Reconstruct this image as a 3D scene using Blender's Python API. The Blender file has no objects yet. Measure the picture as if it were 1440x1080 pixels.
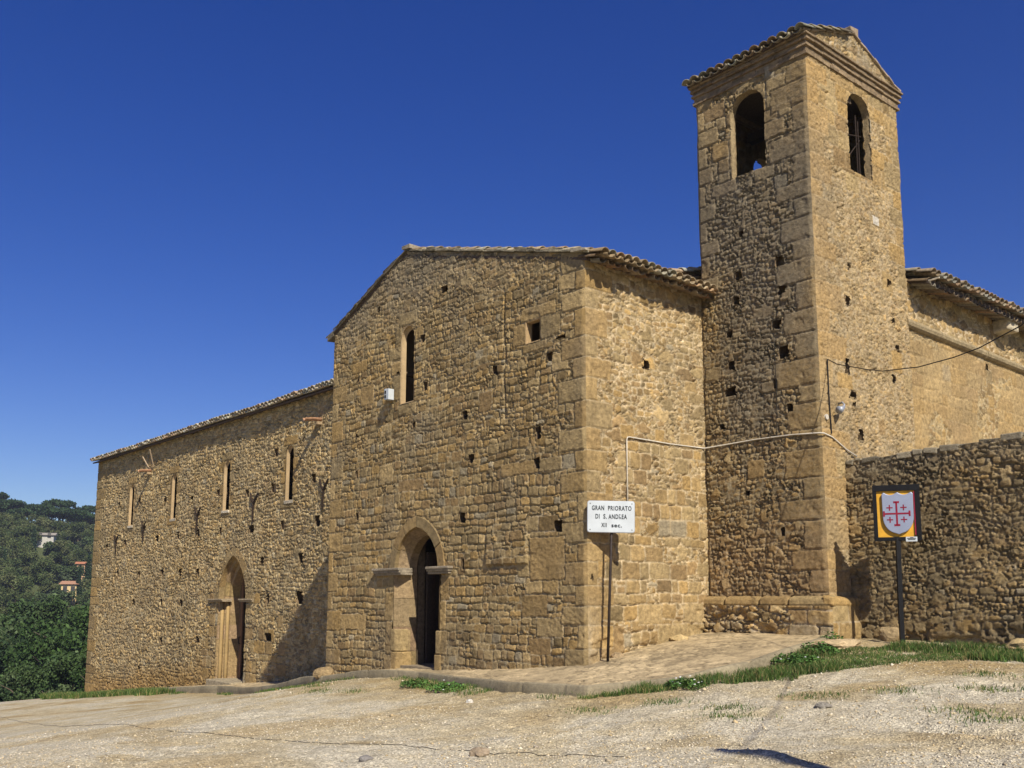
import bpy, bmesh, math, random
import numpy as np
from mathutils import Vector, Matrix
random.seed(7)
S = bpy.context.scene
R = math.radians

# ------------------------------------------------------------------ camera
cam_data = bpy.data.cameras.new('camera')
cam = bpy.data.objects.new('camera', cam_data)
S.collection.objects.link(cam)
_yaw, _pit, _roll = R(49.4906), R(8.2518), R(0.0936)
_F = Vector((-math.sin(_yaw)*math.cos(_pit), math.cos(_yaw)*math.cos(_pit), math.sin(_pit)))
_R = Vector((math.cos(_yaw), math.sin(_yaw), 0)); _U = _R.cross(_F)
_R2 = _R*math.cos(_roll)+_U*math.sin(_roll); _U2 = -_R*math.sin(_roll)+_U*math.cos(_roll)
M4 = Matrix((_R2, _U2, -_F)).transposed().to_4x4()
M4.translation = Vector((12.1769, -12.1237, 1.183))
cam.matrix_world = M4
cam_data.sensor_width = 36.0
cam_data.lens = 1388.97/1440*36
cam_data.shift_y = (644.3-540)/1440
cam_data.clip_end = 5000
S.camera = cam

# ------------------------------------------------------------------ sky, sun, exposure
SUN = Vector((1.0, -0.345, 0.95)).normalized()
w = bpy.data.worlds.new('World'); S.world = w; w.use_nodes = True
nt = w.node_tree
bg = nt.nodes['Background']
sky = nt.nodes.new('ShaderNodeTexSky'); sky.sky_type = 'NISHITA'; sky.sun_disc = False
sky.sun_elevation = math.asin(SUN.z); sky.sun_rotation = math.atan2(SUN.x, SUN.y)
sky.altitude = 600; sky.air_density = 1.0; sky.dust_density = 0.3; sky.ozone_density = 3.5
hs = nt.nodes.new('ShaderNodeHueSaturation'); hs.inputs['Hue'].default_value = 0.527
hs.inputs['Saturation'].default_value = 1.36; hs.inputs['Value'].default_value = 1.1
nt.links.new(sky.outputs[0], hs.inputs['Color']); nt.links.new(hs.outputs[0], bg.inputs['Color'])
bg.inputs['Strength'].default_value = 0.068
sl = bpy.data.lights.new('sun', 'SUN'); sl.energy = 5.0; sl.angle = R(0.5); sl.color = (1.0, 0.93, 0.80)
so = bpy.data.objects.new('sun', sl); S.collection.objects.link(so)
so.rotation_euler = (-SUN).to_track_quat('-Z', 'Y').to_euler(); so.location = (20, -10, 30)
S.view_settings.view_transform = 'Standard'; S.view_settings.look = 'None'
S.view_settings.exposure = 0.38; S.view_settings.gamma = 1.0; S.view_settings.use_curve_mapping = False

# ------------------------------------------------------------------ numpy noise
def hsh(i, j, s):
    n = (np.asarray(i).astype(np.int64)*374761393 + np.asarray(j).astype(np.int64)*668265263 + int(s)*974634677) & 0xffffffff
    n = ((n ^ (n >> 13))*1274126177) & 0xffffffff
    n = ((n ^ (n >> 15))*2246822519) & 0xffffffff
    n = n ^ (n >> 16)
    return n/4294967296.0
def sst(a, b, x):
    t = np.clip((x-a)/(b-a), 0, 1); return t*t*(3-2*t)
def vn(x, y, s):
    i = np.floor(x); j = np.floor(y); fx = x-i; fy = y-j
    fx = fx*fx*(3-2*fx); fy = fy*fy*(3-2*fy)
    a = hsh(i, j, s); b = hsh(i+1, j, s); c = hsh(i, j+1, s); d = hsh(i+1, j+1, s)
    return (a*(1-fx)+b*fx)*(1-fy)+(c*(1-fx)+d*fx)*fy
def fbm(x, y, s, o=3):
    v = 0; a = .5; t = 0
    for k in range(o):
        v = v+a*vn(x, y, s+k*17); t += a; a *= .5; x = x*2.03+5.1; y = y*2.03+1.7
    return v/t
def worley(x, y, s, jit=.85):
    i0 = np.floor(x); j0 = np.floor(y)
    F1 = np.full(x.shape, 9.); F2 = np.full(x.shape, 9.); ci = np.zeros(x.shape); cj = np.zeros(x.shape)
    px = np.zeros(x.shape); py = np.zeros(x.shape)
    for a in (-1, 0, 1):
        for b in (-1, 0, 1):
            i = i0+a; j = j0+b
            fx = i+.5+(hsh(i, j, s)-.5)*jit; fy = j+.5+(hsh(i, j, s+1)-.5)*jit
            d = np.sqrt((x-fx)**2+(y-fy)**2)
            c = d < F1
            F2 = np.where(c, F1, np.minimum(F2, d)); F1 = np.where(c, d, F1)
            ci = np.where(c, i, ci); cj = np.where(c, j, cj); px = np.where(c, fx, px); py = np.where(c, fy, py)
    return F1, F2, ci, cj, px, py

# ------------------------------------------------------------------ object helpers
def link(o): S.collection.objects.link(o); return o
def tag(o, label=None, cat=None, group=None, kind=None):
    if label: o['label'] = label
    if cat: o['category'] = cat
    if group: o['group'] = group
    if kind: o['kind'] = kind
    return o
def empty(name, loc, label=None, cat=None, group=None):
    o = bpy.data.objects.new(name, None); o.location = loc; o.empty_display_size = .2
    link(o); return tag(o, label, cat, group)
def adopt(o, parent):
    if parent is None: return o
    o.parent = parent
    if parent.type == 'EMPTY':      # meshes are written in world coordinates, so only the Empty's own place is undone
        o.matrix_parent_inverse = Matrix.Translation(-Vector(parent.location))
    return o
def mesh_np(name, v, f, mat, parent=None, col=None, smooth=False):
    v = np.asarray(v, dtype=np.float32).reshape(-1, 3); f = np.asarray(f, dtype=np.int32)
    k = f.shape[1]; me = bpy.data.meshes.new(name)
    me.vertices.add(len(v)); me.vertices.foreach_set('co', v.ravel())
    me.loops.add(f.size); me.loops.foreach_set('vertex_index', f.ravel())
    me.polygons.add(len(f)); me.polygons.foreach_set('loop_start', np.arange(0, f.size, k, dtype=np.int32))
    me.polygons.foreach_set('loop_total', np.full(len(f), k, dtype=np.int32))
    if smooth: me.polygons.foreach_set('use_smooth', np.ones(len(f), dtype=bool))
    me.update(calc_edges=True); me.validate()
    if col is not None:
        a = me.color_attributes.new('tint', 'FLOAT_COLOR', 'POINT')
        c4 = np.ones((len(v), 4), dtype=np.float32); c4[:, :3] = col
        a.data.foreach_set('color', c4.ravel())
    me.materials.append(mat)
    return adopt(link(bpy.data.objects.new(name, me)), parent)
class MB:
    """collects prisms, boxes, tubes; build() links them as one mesh"""
    def __init__(s): s.v = []; s.f = []; s.c = []
    def add(s, v, f, c=(.4, .3, .2)):
        b = len(s.v); s.v += [tuple(p) for p in v]; s.f += [tuple(i+b for i in q) for q in f]; s.c += [tuple(c)]*len(v)
    def box(s, p, q, c=(.4, .3, .2), jit=0):
        v = [(x, y, z) for z in (p[2], q[2]) for y in (p[1], q[1]) for x in (p[0], q[0])]
        if jit: v = [tuple(k+random.uniform(-jit, jit) for k in a) for a in v]
        s.add(v, [(0, 2, 3, 1), (4, 5, 7, 6), (0, 1, 5, 4), (2, 6, 7, 3), (0, 4, 6, 2), (1, 3, 7, 5)], c)
    def obox(s, o, a, b, d, c=(.4, .3, .2), jit=0):
        o, a, b, d = map(Vector, (o, a, b, d))
        v = [o+a*i+b*j+d*k for k in (0, 1) for j in (0, 1) for i in (0, 1)]
        if jit: v = [p+Vector([random.uniform(-jit, jit) for _ in range(3)]) for p in v]
        s.add(v, [(0, 2, 3, 1), (4, 5, 7, 6), (0, 1, 5, 4), (2, 6, 7, 3), (0, 4, 6, 2), (1, 3, 7, 5)], c)
    def tube(s, pts, r, n=8, c=(.4, .3, .2), r2=None, cap=True):
        pts = [Vector(p) for p in pts]; rings = []
        for i, p in enumerate(pts):
            t = (pts[min(i+1, len(pts)-1)]-pts[max(i-1, 0)]).normalized()
            a = t.cross(Vector((0, 0, 1)) if abs(t.z) < .9 else Vector((1, 0, 0))).normalized(); b = t.cross(a)
            rr = r if r2 is None else r+(r2-r)*i/(len(pts)-1)
            rings.append([p+a*rr*math.cos(2*math.pi*k/n)+b*rr*math.sin(2*math.pi*k/n) for k in range(n)])
        v = [q for g in rings for q in g]; f = []
        for i in range(len(pts)-1):
            for k in range(n): f.append((i*n+k, i*n+(k+1) % n, (i+1)*n+(k+1) % n, (i+1)*n+k))
        if cap: f.append(tuple(range(n))[::-1]); f.append(tuple((len(pts)-1)*n+k for k in range(n)))
        s.add(v, f, c)
    def prism(s, poly, fr, d0, d1, c=(.4, .3, .2)):
        """poly in (u,z); fr(u,z,d)->point; d0 front depth, d1 back depth"""
        n = len(poly)
        v = [fr(a, b, d0) for a, b in poly]+[fr(a, b, d1) for a, b in poly]
        s.add(v, [tuple(range(n))[::-1], tuple(range(n, 2*n))]+[(i, (i+1) % n, (i+1) % n+n, i+n) for i in range(n)], c)
    def build(s, name, mat, parent=None, bevel=0, smooth=False):
        me = bpy.data.meshes.new(name); me.from_pydata(s.v, [], s.f)
        a = me.color_attributes.new('tint', 'FLOAT_COLOR', 'POINT')
        a.data.foreach_set('color', np.hstack([np.array(s.c, dtype=np.float32), np.ones((len(s.c), 1), dtype=np.float32)]).ravel())
        bm = bmesh.new(); bm.from_mesh(me); bmesh.ops.recalc_face_normals(bm, faces=bm.faces)
        bm.to_mesh(me); bm.free()
        if smooth:
            for p in me.polygons: p.use_smooth = True
        me.materials.append(mat)
        o = adopt(link(bpy.data.objects.new(name, me)), parent)
        if bevel:
            b = o.modifiers.new('bevel', 'BEVEL'); b.width = bevel; b.segments = 2; b.limit_method = 'ANGLE'
        return o

# ------------------------------------------------------------------ materials
def node_mat(name):
    m = bpy.data.materials.new(name); m.use_nodes = True
    t = m.node_tree; b = t.nodes['Principled BSDF']
    b.inputs['Roughness'].default_value = .9
    b.inputs['Specular IOR Level'].default_value = .2
    return m, t, b
def N(t, kind, **kw):
    n = t.nodes.new(kind)
    for k, v in kw.items():
        if k.startswith('_'): setattr(n, k[1:], v)
        else: n.inputs[k].default_value = v
    return n
def stone_mat(name, lo=.72, hi=1.25, bump=.35, scale=9., pits=.5, spot=.0):
    """tint attribute broken up by several sizes of noise, with small pits and a fine bump"""
    m, t, b = node_mat(name); L = t.links.new
    at = N(t, 'ShaderNodeAttribute', _attribute_name='tint')
    co = N(t, 'ShaderNodeTexCoord')
    n1 = N(t, 'ShaderNodeTexNoise', Scale=scale, Detail=8., Roughness=.68)
    n2 = N(t, 'ShaderNodeTexNoise', Scale=1.3, Detail=5., Roughness=.6)
    L(co.outputs['Object'], n1.inputs['Vector']); L(co.outputs['Object'], n2.inputs['Vector'])
    mr = N(t, 'ShaderNodeMapRange'); mr.inputs['From Min'].default_value = .28; mr.inputs['From Max'].default_value = .72
    mr.inputs['To Min'].default_value = lo; mr.inputs['To Max'].default_value = hi
    L(n1.outputs['Fac'], mr.inputs['Value'])
    mr2 = N(t, 'ShaderNodeMapRange'); mr2.inputs['From Min'].default_value = .3; mr2.inputs['From Max'].default_value = .7
    mr2.inputs['To Min'].default_value = .86; mr2.inputs['To Max'].default_value = 1.12
    L(n2.outputs['Fac'], mr2.inputs['Value'])
    mu = N(t, 'ShaderNodeMath', _operation='MULTIPLY'); L(mr.outputs[0], mu.inputs[0]); L(mr2.outputs[0], mu.inputs[1])
    mx = N(t, 'ShaderNodeMix', _data_type='RGBA', _blend_type='MULTIPLY'); mx.inputs['Factor'].default_value = 1
    cc = N(t, 'ShaderNodeCombineColor'); 
    for k in range(3): L(mu.outputs[0], cc.inputs[k])
    L(at.outputs['Color'], mx.inputs[6]); L(cc.outputs[0], mx.inputs[7])
    n3 = N(t, 'ShaderNodeTexNoise', Scale=70., Detail=4., Roughness=.7); L(co.outputs['Object'], n3.inputs['Vector'])
    vo = N(t, 'ShaderNodeTexVoronoi', Scale=26.); L(co.outputs['Object'], vo.inputs['Vector'])
    # weathered pits tinted darker, in drifts
    s1 = N(t, 'ShaderNodeMapRange'); s1.inputs['From Min'].default_value = .10; s1.inputs['From Max'].default_value = .30; L(vo.outputs['Distance'], s1.inputs['Value'])
    s2 = N(t, 'ShaderNodeMapRange'); s2.inputs['From Min'].default_value = .50; s2.inputs['From Max'].default_value = .62; s2.inputs['To Min'].default_value = 0; s2.inputs['To Max'].default_value = spot; L(n1.outputs['Fac'], s2.inputs['Value'])
    s3 = N(t, 'ShaderNodeMath', _operation='SUBTRACT'); s3.inputs[0].default_value = 1; L(s1.outputs[0], s3.inputs[1])
    s4 = N(t, 'ShaderNodeMath', _operation='MULTIPLY'); L(s3.outputs[0], s4.inputs[0]); L(s2.outputs[0], s4.inputs[1])
    s5 = N(t, 'ShaderNodeMix', _data_type='RGBA', _blend_type='MULTIPLY'); L(s4.outputs[0], s5.inputs['Factor']); L(mx.outputs[2], s5.inputs[6]); s5.inputs[7].default_value = (.34, .30, .26, 1)
    pr = N(t, 'ShaderNodeMapRange'); pr.inputs['From Min'].default_value = .0; pr.inputs['From Max'].default_value = .22
    L(vo.outputs['Distance'], pr.inputs['Value'])
    pm = N(t, 'ShaderNodeMath', _operation='MULTIPLY_ADD'); L(pr.outputs[0], pm.inputs[0]); pm.inputs[1].default_value = pits
    ad = N(t, 'ShaderNodeMath', _operation='MULTIPLY_ADD'); L(n1.outputs['Fac'], ad.inputs[0]); ad.inputs[1].default_value = 1.2
    L(n3.outputs['Fac'], ad.inputs[2]); L(ad.outputs[0], pm.inputs[2])
    bu = N(t, 'ShaderNodeBump', Strength=bump, Distance=.04); L(pm.outputs[0], bu.inputs['Height'])
    L(bu.outputs[0], b.inputs['Normal']); L(s5.outputs[2], b.inputs['Base Color'])
    return m
def plain_mat(name, c, rough=.6, noise=.12, scale=14., metal=0., bump=.05):
    m, t, b = node_mat(name); L = t.links.new
    co = N(t, 'ShaderNodeTexCoord'); n = N(t, 'ShaderNodeTexNoise', Scale=scale, Detail=6.)
    L(co.outputs['Object'], n.inputs['Vector'])
    r = N(t, 'ShaderNodeValToRGB'); r.color_ramp.elements[0].position = .3; r.color_ramp.elements[1].position = .7
    r.color_ramp.elements[0].color = (*[k*(1-noise) for k in c], 1); r.color_ramp.elements[1].color = (*[min(1, k*(1+noise)) for k in c], 1)
    L(n.outputs['Fac'], r.inputs['Fac']); L(r.outputs['Color'], b.inputs['Base Color'])
    bu = N(t, 'ShaderNodeBump', Strength=bump, Distance=.02); L(n.outputs['Fac'], bu.inputs['Height']); L(bu.outputs[0], b.inputs['Normal'])
    b.inputs['Roughness'].default_value = rough; b.inputs['Metallic'].default_value = metal
    return m
def tint_mat(name, rough=.8, var=.25, scale=20., trans=0):
    m, t, b = node_mat(name); L = t.links.new
    at = N(t, 'ShaderNodeAttribute', _attribute_name='tint'); co = N(t, 'ShaderNodeTexCoord')
    n = N(t, 'ShaderNodeTexNoise', Scale=scale, Detail=5.); L(co.outputs['Object'], n.inputs['Vector'])
    mr = N(t, 'ShaderNodeMapRange'); mr.inputs['From Min'].default_value = .3; mr.inputs['From Max'].default_value = .7
    mr.inputs['To Min'].default_value = 1-var; mr.inputs['To Max'].default_value = 1+var; L(n.outputs['Fac'], mr.inputs['Value'])
    cc = N(t, 'ShaderNodeCombineColor')
    for k in range(3): L(mr.outputs[0], cc.inputs[k])
    mx = N(t, 'ShaderNodeMix', _data_type='RGBA', _blend_type='MULTIPLY'); mx.inputs['Factor'].default_value = 1
    L(at.outputs['Color'], mx.inputs[6]); L(cc.outputs[0], mx.inputs[7]); L(mx.outputs[2], b.inputs['Base Color'])
    b.inputs['Roughness'].default_value = rough
    return m
STONE = stone_mat('weathered_sandstone', .56, 1.46, .75, 11., .7, .9)
ASHLAR = stone_mat('cut_sandstone', .85, 1.12, .22, 12., .35)
TILE = tint_mat('clay_tile', .9, .35, 18.)
WOOD = tint_mat('old_wood', .85, .3, 30.)
LEAF = tint_mat('foliage', .7, .25, 1.5)
DARKIRON = plain_mat('dark_iron', (.018, .016, .015), .55, .3)
RUST = plain_mat('rusty_iron', (.028, .018, .013), .8, .4)
DARKIN = plain_mat('dark_interior', (.05, .04, .03), .95, .3, 3.)  # near-black colour stands in for the shade inside the window rooms

# ------------------------------------------------------------------ masonry height field
PAL = np.array([(.395, .268, .130), (.36, .241, .117), (.41, .266, .116), (.355, .255, .138), (.435, .308, .162), (.32, .211, .106), (.38, .273, .145)])*np.array((1.0, 1.015, .92))
def pal(r, r2, tintw=None):
    k = np.floor(r*len(PAL)).astype(int) % len(PAL)
    return PAL[k]*(.86+.28*r2)[..., None]
def rubble(u, z, sx, sz, seed, amp, joint=.10, mort=(.45, .35, .21), chips=.35, flush=.5):
    """ragged rubble: cells with torn outlines, some of them split into chips, mortar flush in places and washed out in others"""
    a = fbm(u/sx*.6, z/sz*.6, seed+40, 2)-.5; b = fbm(u/sx*.6+9, z/sz*.6, seed+41, 2)-.5
    a2 = fbm(u/sx*3.1, z/sz*3.1, seed+42, 2)-.5; b2 = fbm(u/sx*3.1+5, z/sz*3.1, seed+43, 2)-.5
    x = (u+sx*(.55*a+.30*a2))/sx; y = (z+sz*(.55*b+.30*b2))/sz
    x = x+.5*(np.floor(y) % 2)
    F1, F2, ci, cj, px, py = worley(x, y, seed, .88)
    G1, G2, di, dj, qx, qy = worley(x*2.1+.3, y*1.9+.7, seed+20, .9)
    rc = hsh(ci, cj, seed+30); ch = (rc < chips) & (F2-F1 > joint*.4)
    e = np.where(ch, np.minimum((G2-G1)*.55, (F2-F1)*1.0), F2-F1)
    m = sst(joint*.35, joint*1.25, e)
    i1 = np.where(ch, di, ci); j1 = np.where(ch, dj+977, cj)
    r = hsh(i1, j1, seed+5); r2 = hsh(i1, j1, seed+6); r3 = hsh(ci, cj, seed+7)-.5; r4 = hsh(ci, cj, seed+8)-.5
    rag = fbm(u/sx*2.7+3, z/sz*2.7, seed+44, 3)-.5
    h = m*(.50+.50*r)+.08*m*(1-np.clip(F1, 0, 1))+m*((x-px)*r3+(y-py)*r4)*1.3+.26*rag*m
    fl = sst(.42, .62, fbm(u*1.7, z*1.7, seed+62, 3))*flush
    h = h+(1-m)*(.55*fl+.25*rag)
    gap = sst(.5, .66, fbm(u*3.4, z*3.4, seed+60, 3))
    h = h-1.3*gap*(1-m)
    col = pal(hsh(i1, j1, seed+9), r2)*(.62+.56*hsh(i1, j1, seed+31))[..., None]*(.96+.30*fbm(u/sx*2.2, z/sz*2.2, seed+63, 2))[..., None]
    mm = sst(joint*.45, joint*1.1, e)[..., None]
    mc = np.array(mort)*(.82+.36*fbm(u*7, z*7, seed+61, 3))[..., None]
    return h*amp, mc*(1-mm)+col*mm, px*sx, py*sz, hsh(ci, cj, seed+11)
def coursed(u, z, rh, rw, seed, amp, joint=.014, mort=(.47, .37, .23), wob=.03):
    rng = np.random.RandomState(seed)
    b = np.cumsum(rh*(.7+.65*rng.rand(400)))-8
    zz = z+wob*(fbm(u*1.1, z*.8, seed+1, 2)-.5)*2+.040*(fbm(u*8, z*8, seed+2, 3)-.5)
    uu = u+.045*(fbm(u*8, z*8, seed+3, 3)-.5)
    k = np.clip(np.searchsorted(b, zz), 1, len(b)-1)
    lo = b[k-1]; hi = b[k]; dz = np.minimum(zz-lo, hi-zz)
    w_ = rw*(.75+.6*hsh(k, 0, seed+4))
    q = uu/w_+hsh(k, 1, seed+5)*9; qi = np.floor(q)
    j0 = qi+.30*(hsh(qi, k, seed+6)-.5)*2; j1 = qi+1+.30*(hsh(qi+1, k, seed+6)-.5)*2
    lft = q < j0; rgt = q >= j1
    ci = np.where(lft, qi-1, np.where(rgt, qi+1, qi))
    a = ci+.30*(hsh(ci, k, seed+6)-.5)*2; c = ci+1+.30*(hsh(ci+1, k, seed+6)-.5)*2
    du = np.minimum(q-a, c-q)*w_
    e = np.where((du < .05) & (dz < .05), .05-np.sqrt(np.maximum(0, (.05-du)**2+(.05-dz)**2)), np.minimum(du, dz))
    m = sst(joint*.35, joint*1.25, e)
    r = hsh(ci, k, seed+7); r2 = hsh(ci, k, seed+8)
    h = m*(.55+.45*r)+m*((q-.5*(a+c))*(hsh(ci, k, seed+9)-.5)+(zz-.5*(lo+hi))/rh*(hsh(ci, k, seed+10)-.5))*.5
    rag = fbm(u*13, z*13, seed+13, 3)-.5; worn = sst(.55, .72, fbm(u*3.3, z*3.3, seed+14, 3))
    h = h+.5*rag*m-.55*worn*m*(.5+rag)
    fl = sst(.40, .62, fbm(u*1.5, z*1.5, seed+15, 3)); h = h+(1-m)*(.55*fl-.15)-1.2*(1-m)*sst(.5, .66, fbm(u*3.6, z*3.6, seed+17, 3))
    col = pal(hsh(ci, k, seed+12), r2)*(.85+.3*fbm(u*5, z*7, seed+16, 3))[..., None]
    mm = sst(joint*.5, joint*1.2, e)[..., None]
    odd = hsh(ci, k, seed+21)[..., None]; col = np.where(odd > .965, np.array((.42, .345, .22))*(.75+.3*r2[..., None]), np.where(odd < .04, col*.66, col))
    return h*amp, np.array(mort)*(1-mm)+col*mm, (.5*(a+c)-hsh(k, 1, seed+5)*9)*w_, .5*(lo+hi), hsh(ci, k, seed+11), e
def quoins(u, z, du, seed, hmean, lw, sw, amp, flip, wear=.02):
    """du = distance from the corner; long and short blocks take turns and swap on the other face"""
    rng = np.random.RandomState(seed)
    b = np.cumsum(hmean*(.75+.5*rng.rand(120)))-5
    zz = z+.008*(fbm(u*7, z*7, seed, 2)-.5)
    k = np.clip(np.searchsorted(b, zz), 1, len(b)-1)
    lo = b[k-1]; hi = b[k]
    lng = ((k+flip) % 2 == 0)
    wd = np.where(lng, lw, sw)*(.82+.36*hsh(k, flip, seed+3))+wear*(fbm(u*5, z*9, seed+4, 2)-.5)*2
    e = np.minimum(np.minimum(zz-lo, hi-zz), wd-du)
    e = e-.055*np.clip(fbm(u*12, z*12, seed+12, 3)-.52, 0, 1)*sst(.09, .0, e)
    e = np.where(np.minimum(np.minimum(zz-lo, hi-zz), wd-du) > 0, np.maximum(e, .0004), e)
    ins = e > 0
    r = hsh(k, flip*7, seed+5); r2 = hsh(k, flip*7+1, seed+6)
    m = sst(.002, .022, e)
    ero = sst(.60, .78, fbm(u*4, z*4, seed+8, 3))
    h = m*(.80+.2*r)-.45*ero*m+.35*m*(fbm(u*11, z*11, seed+9, 3)-.5)
    col = pal(r*.62, r2*.8)*(.84+.32*fbm(u*4, z*6, seed+10, 3))[..., None]
    mm = sst(.004, .014, e)[..., None]
    return ins, h*amp, np.array((.44, .34, .20))*(1-mm)+col*mm
def in_poly(u, z, poly):
    c = np.zeros(u.shape, bool); n = len(poly)
    for i in range(n):
        x0, y0 = poly[i]; x1, y1 = poly[(i+1) % n]
        if y0 == y1: continue
        t = ((y0 > z) != (y1 > z)) & (u < (x1-x0)*(z-y0)/(y1-y0)+x0); c ^= t
    return c
def ero_line(z, seed): return .006+.035*np.clip(fbm(z*2.6, z*0+3.3, seed, 4)-.38, 0, 1)*1.6
def wall(name, O, U, Nn, u0, u1, zb, zt, res, style, mat, parent, openings=(), holes=(), el=None, er=None, hole_depth=.4, seedh=1, label=None):
    nu = int((u1-u0)/res)+1
    us = np.linspace(u0, u1, nu)
    brk = [p for p in getattr(zt, 'breaks', ())]
    for p in brk: us[np.argmin(abs(us-p))] = p
    Zb = np.array([zb(a) for a in us]); Zt = np.array([zt(a) for a in us])
    nz = int((Zt-Zb).max()/res)+1
    t = np.linspace(0, 1, nz)
    u = np.repeat(us[None, :], nz, 0); z = Zb[None, :]+(Zt-Zb)[None, :]*t[:, None]
    h, col = style(u, z)
    h = h+.007*(fbm(u*31, z*31, 991, 2)-.5)*2
    cav = []
    for q in holes:
        hu, hz = q[0], q[1]; hw, hh = (q[2], q[3]) if len(q) > 2 else (.13, .16)
        hw *= .9+.35*hsh(int(hu*100), int(hz*100), 3); hh *= .9+.35*hsh(int(hu*100), int(hz*100), 4)
        jj = [(hsh(int(hu*100), k, 5)-.5)*.04 for k in range(8)]
        a_, b_ = hw/2, hh/2
        cav.append([(hu-a_+jj[0], hz-b_+jj[1]), (hu-a_+jj[2], hz+b_+jj[3]), (hu+a_+jj[4], hz+b_+jj[5]), (hu+a_+jj[6], hz-b_+jj[7])])
    if el is not None:
        d = u-u0; k = np.clip(1-d/.07, 0, 1); e = ero_line(z, el); h = h*(1-k)-e*k; u = u+e*k
    if er is not None:
        d = u1-u; k = np.clip(1-d/.07, 0, 1); e = ero_line(z, er); h = h*(1-k)-e*k; u = u-e*k
    O = np.array(O, float); U = np.array(U, float); Nn = np.array(Nn, float)
    P = O+u[..., None]*U+z[..., None]*np.array([0, 0, 1.])+h[..., None]*Nn
    I = np.arange(nu*nz).reshape(nz, nu)
    f = np.stack([I[:-1, :-1], I[:-1, 1:], I[1:, 1:], I[1:, :-1]], -1)
    if np.dot(np.cross(U, [0, 0, 1]), Nn) < 0: f = f[..., ::-1]
    keep = np.ones(f.shape[:2], bool)
    uc = .25*(u[:-1, :-1]+u[1:, 1:]+u[:-1, 1:]+u[1:, :-1]); zc = .25*(z[:-1, :-1]+z[1:, 1:]+z[:-1, 1:]+z[1:, :-1])
    for poly in list(openings)+cav: keep &= ~in_poly(uc, zc, poly)
    f = f[keep]
    used = np.zeros(nu*nz, bool); used[f.ravel()] = True; mp = np.cumsum(used)-1
    PV_ = P.reshape(-1, 3)[used]; PF_ = mp[f]; PC_ = np.clip(col.reshape(-1, 3)[used], .01, .95)
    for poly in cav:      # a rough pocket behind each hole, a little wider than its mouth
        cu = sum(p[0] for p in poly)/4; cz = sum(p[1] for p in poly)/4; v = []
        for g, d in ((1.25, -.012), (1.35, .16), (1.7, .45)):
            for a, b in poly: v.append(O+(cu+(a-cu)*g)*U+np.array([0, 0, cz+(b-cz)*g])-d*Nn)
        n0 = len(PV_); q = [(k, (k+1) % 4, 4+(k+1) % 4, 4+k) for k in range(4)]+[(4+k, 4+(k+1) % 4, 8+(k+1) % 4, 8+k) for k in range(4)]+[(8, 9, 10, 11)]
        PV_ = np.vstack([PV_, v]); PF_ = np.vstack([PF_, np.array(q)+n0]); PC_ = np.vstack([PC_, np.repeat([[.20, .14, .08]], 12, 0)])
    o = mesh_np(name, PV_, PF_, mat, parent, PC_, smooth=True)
    if label: o['label'] = label
    return o
def cst(v): return lambda a: v
def pick(base, new, mask):
    return np.where(mask, new[0], base[0]), np.where(mask[..., None], new[1], base[1])
def blocks(h, col, u, z, lst, amp, seed):
    """single cut blocks set into a wall: (u0,u1,z0,z1)"""
    for k, (a, b, c, d) in enumerate(lst):
        uu = u+.012*(fbm(u*7, z*7, seed+k, 2)-.5)*2; zz = z+.012*(fbm(u*7+4, z*7, seed+k, 2)-.5)*2
        e0 = np.minimum(np.minimum(uu-a, b-uu), np.minimum(zz-c, d-zz)); e = e0-.06*np.clip(fbm(u*12, z*12, seed+k, 3)-.5, 0, 1)*sst(.09, .0, e0); e = np.where(e0 > 0, np.maximum(e, .0004), e0)
        m = sst(.0, .022, e)
        r = float(hsh(k, 3, seed)); r2 = float(hsh(k, 4, seed))
        c_ = PAL[int(r*3.99) % len(PAL)]*(.84+.22*r2)*(.84+.32*fbm(u*4, z*6, seed+k+7, 3))[..., None]
        ins = e > 0
        h = np.where(ins, amp*(m*.9+.4*m*(fbm(u*12, z*12, seed+k+5, 3)-.5)-.5*m*sst(.58, .75, fbm(u*4, z*4, seed+k+6, 3))), h)
        mm = sst(.003, .014, e)[..., None]
        col = np.where(ins[..., None], np.array((.45, .35, .21))*(1-mm)+c_*mm, col)
    return h, col
def weather(col, u, z, seed, dark=.25, sc=.8):
    f = fbm(u*sc, z*sc*.8, seed, 4); g = fbm(u*3.1, z*2.1, seed+3, 3)
    k = dark*sst(.48, .75, f)*(.5+g)
    grey = np.array((.24, .205, .145))
    return col*(1-k[..., None])+grey*k[..., None]

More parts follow.
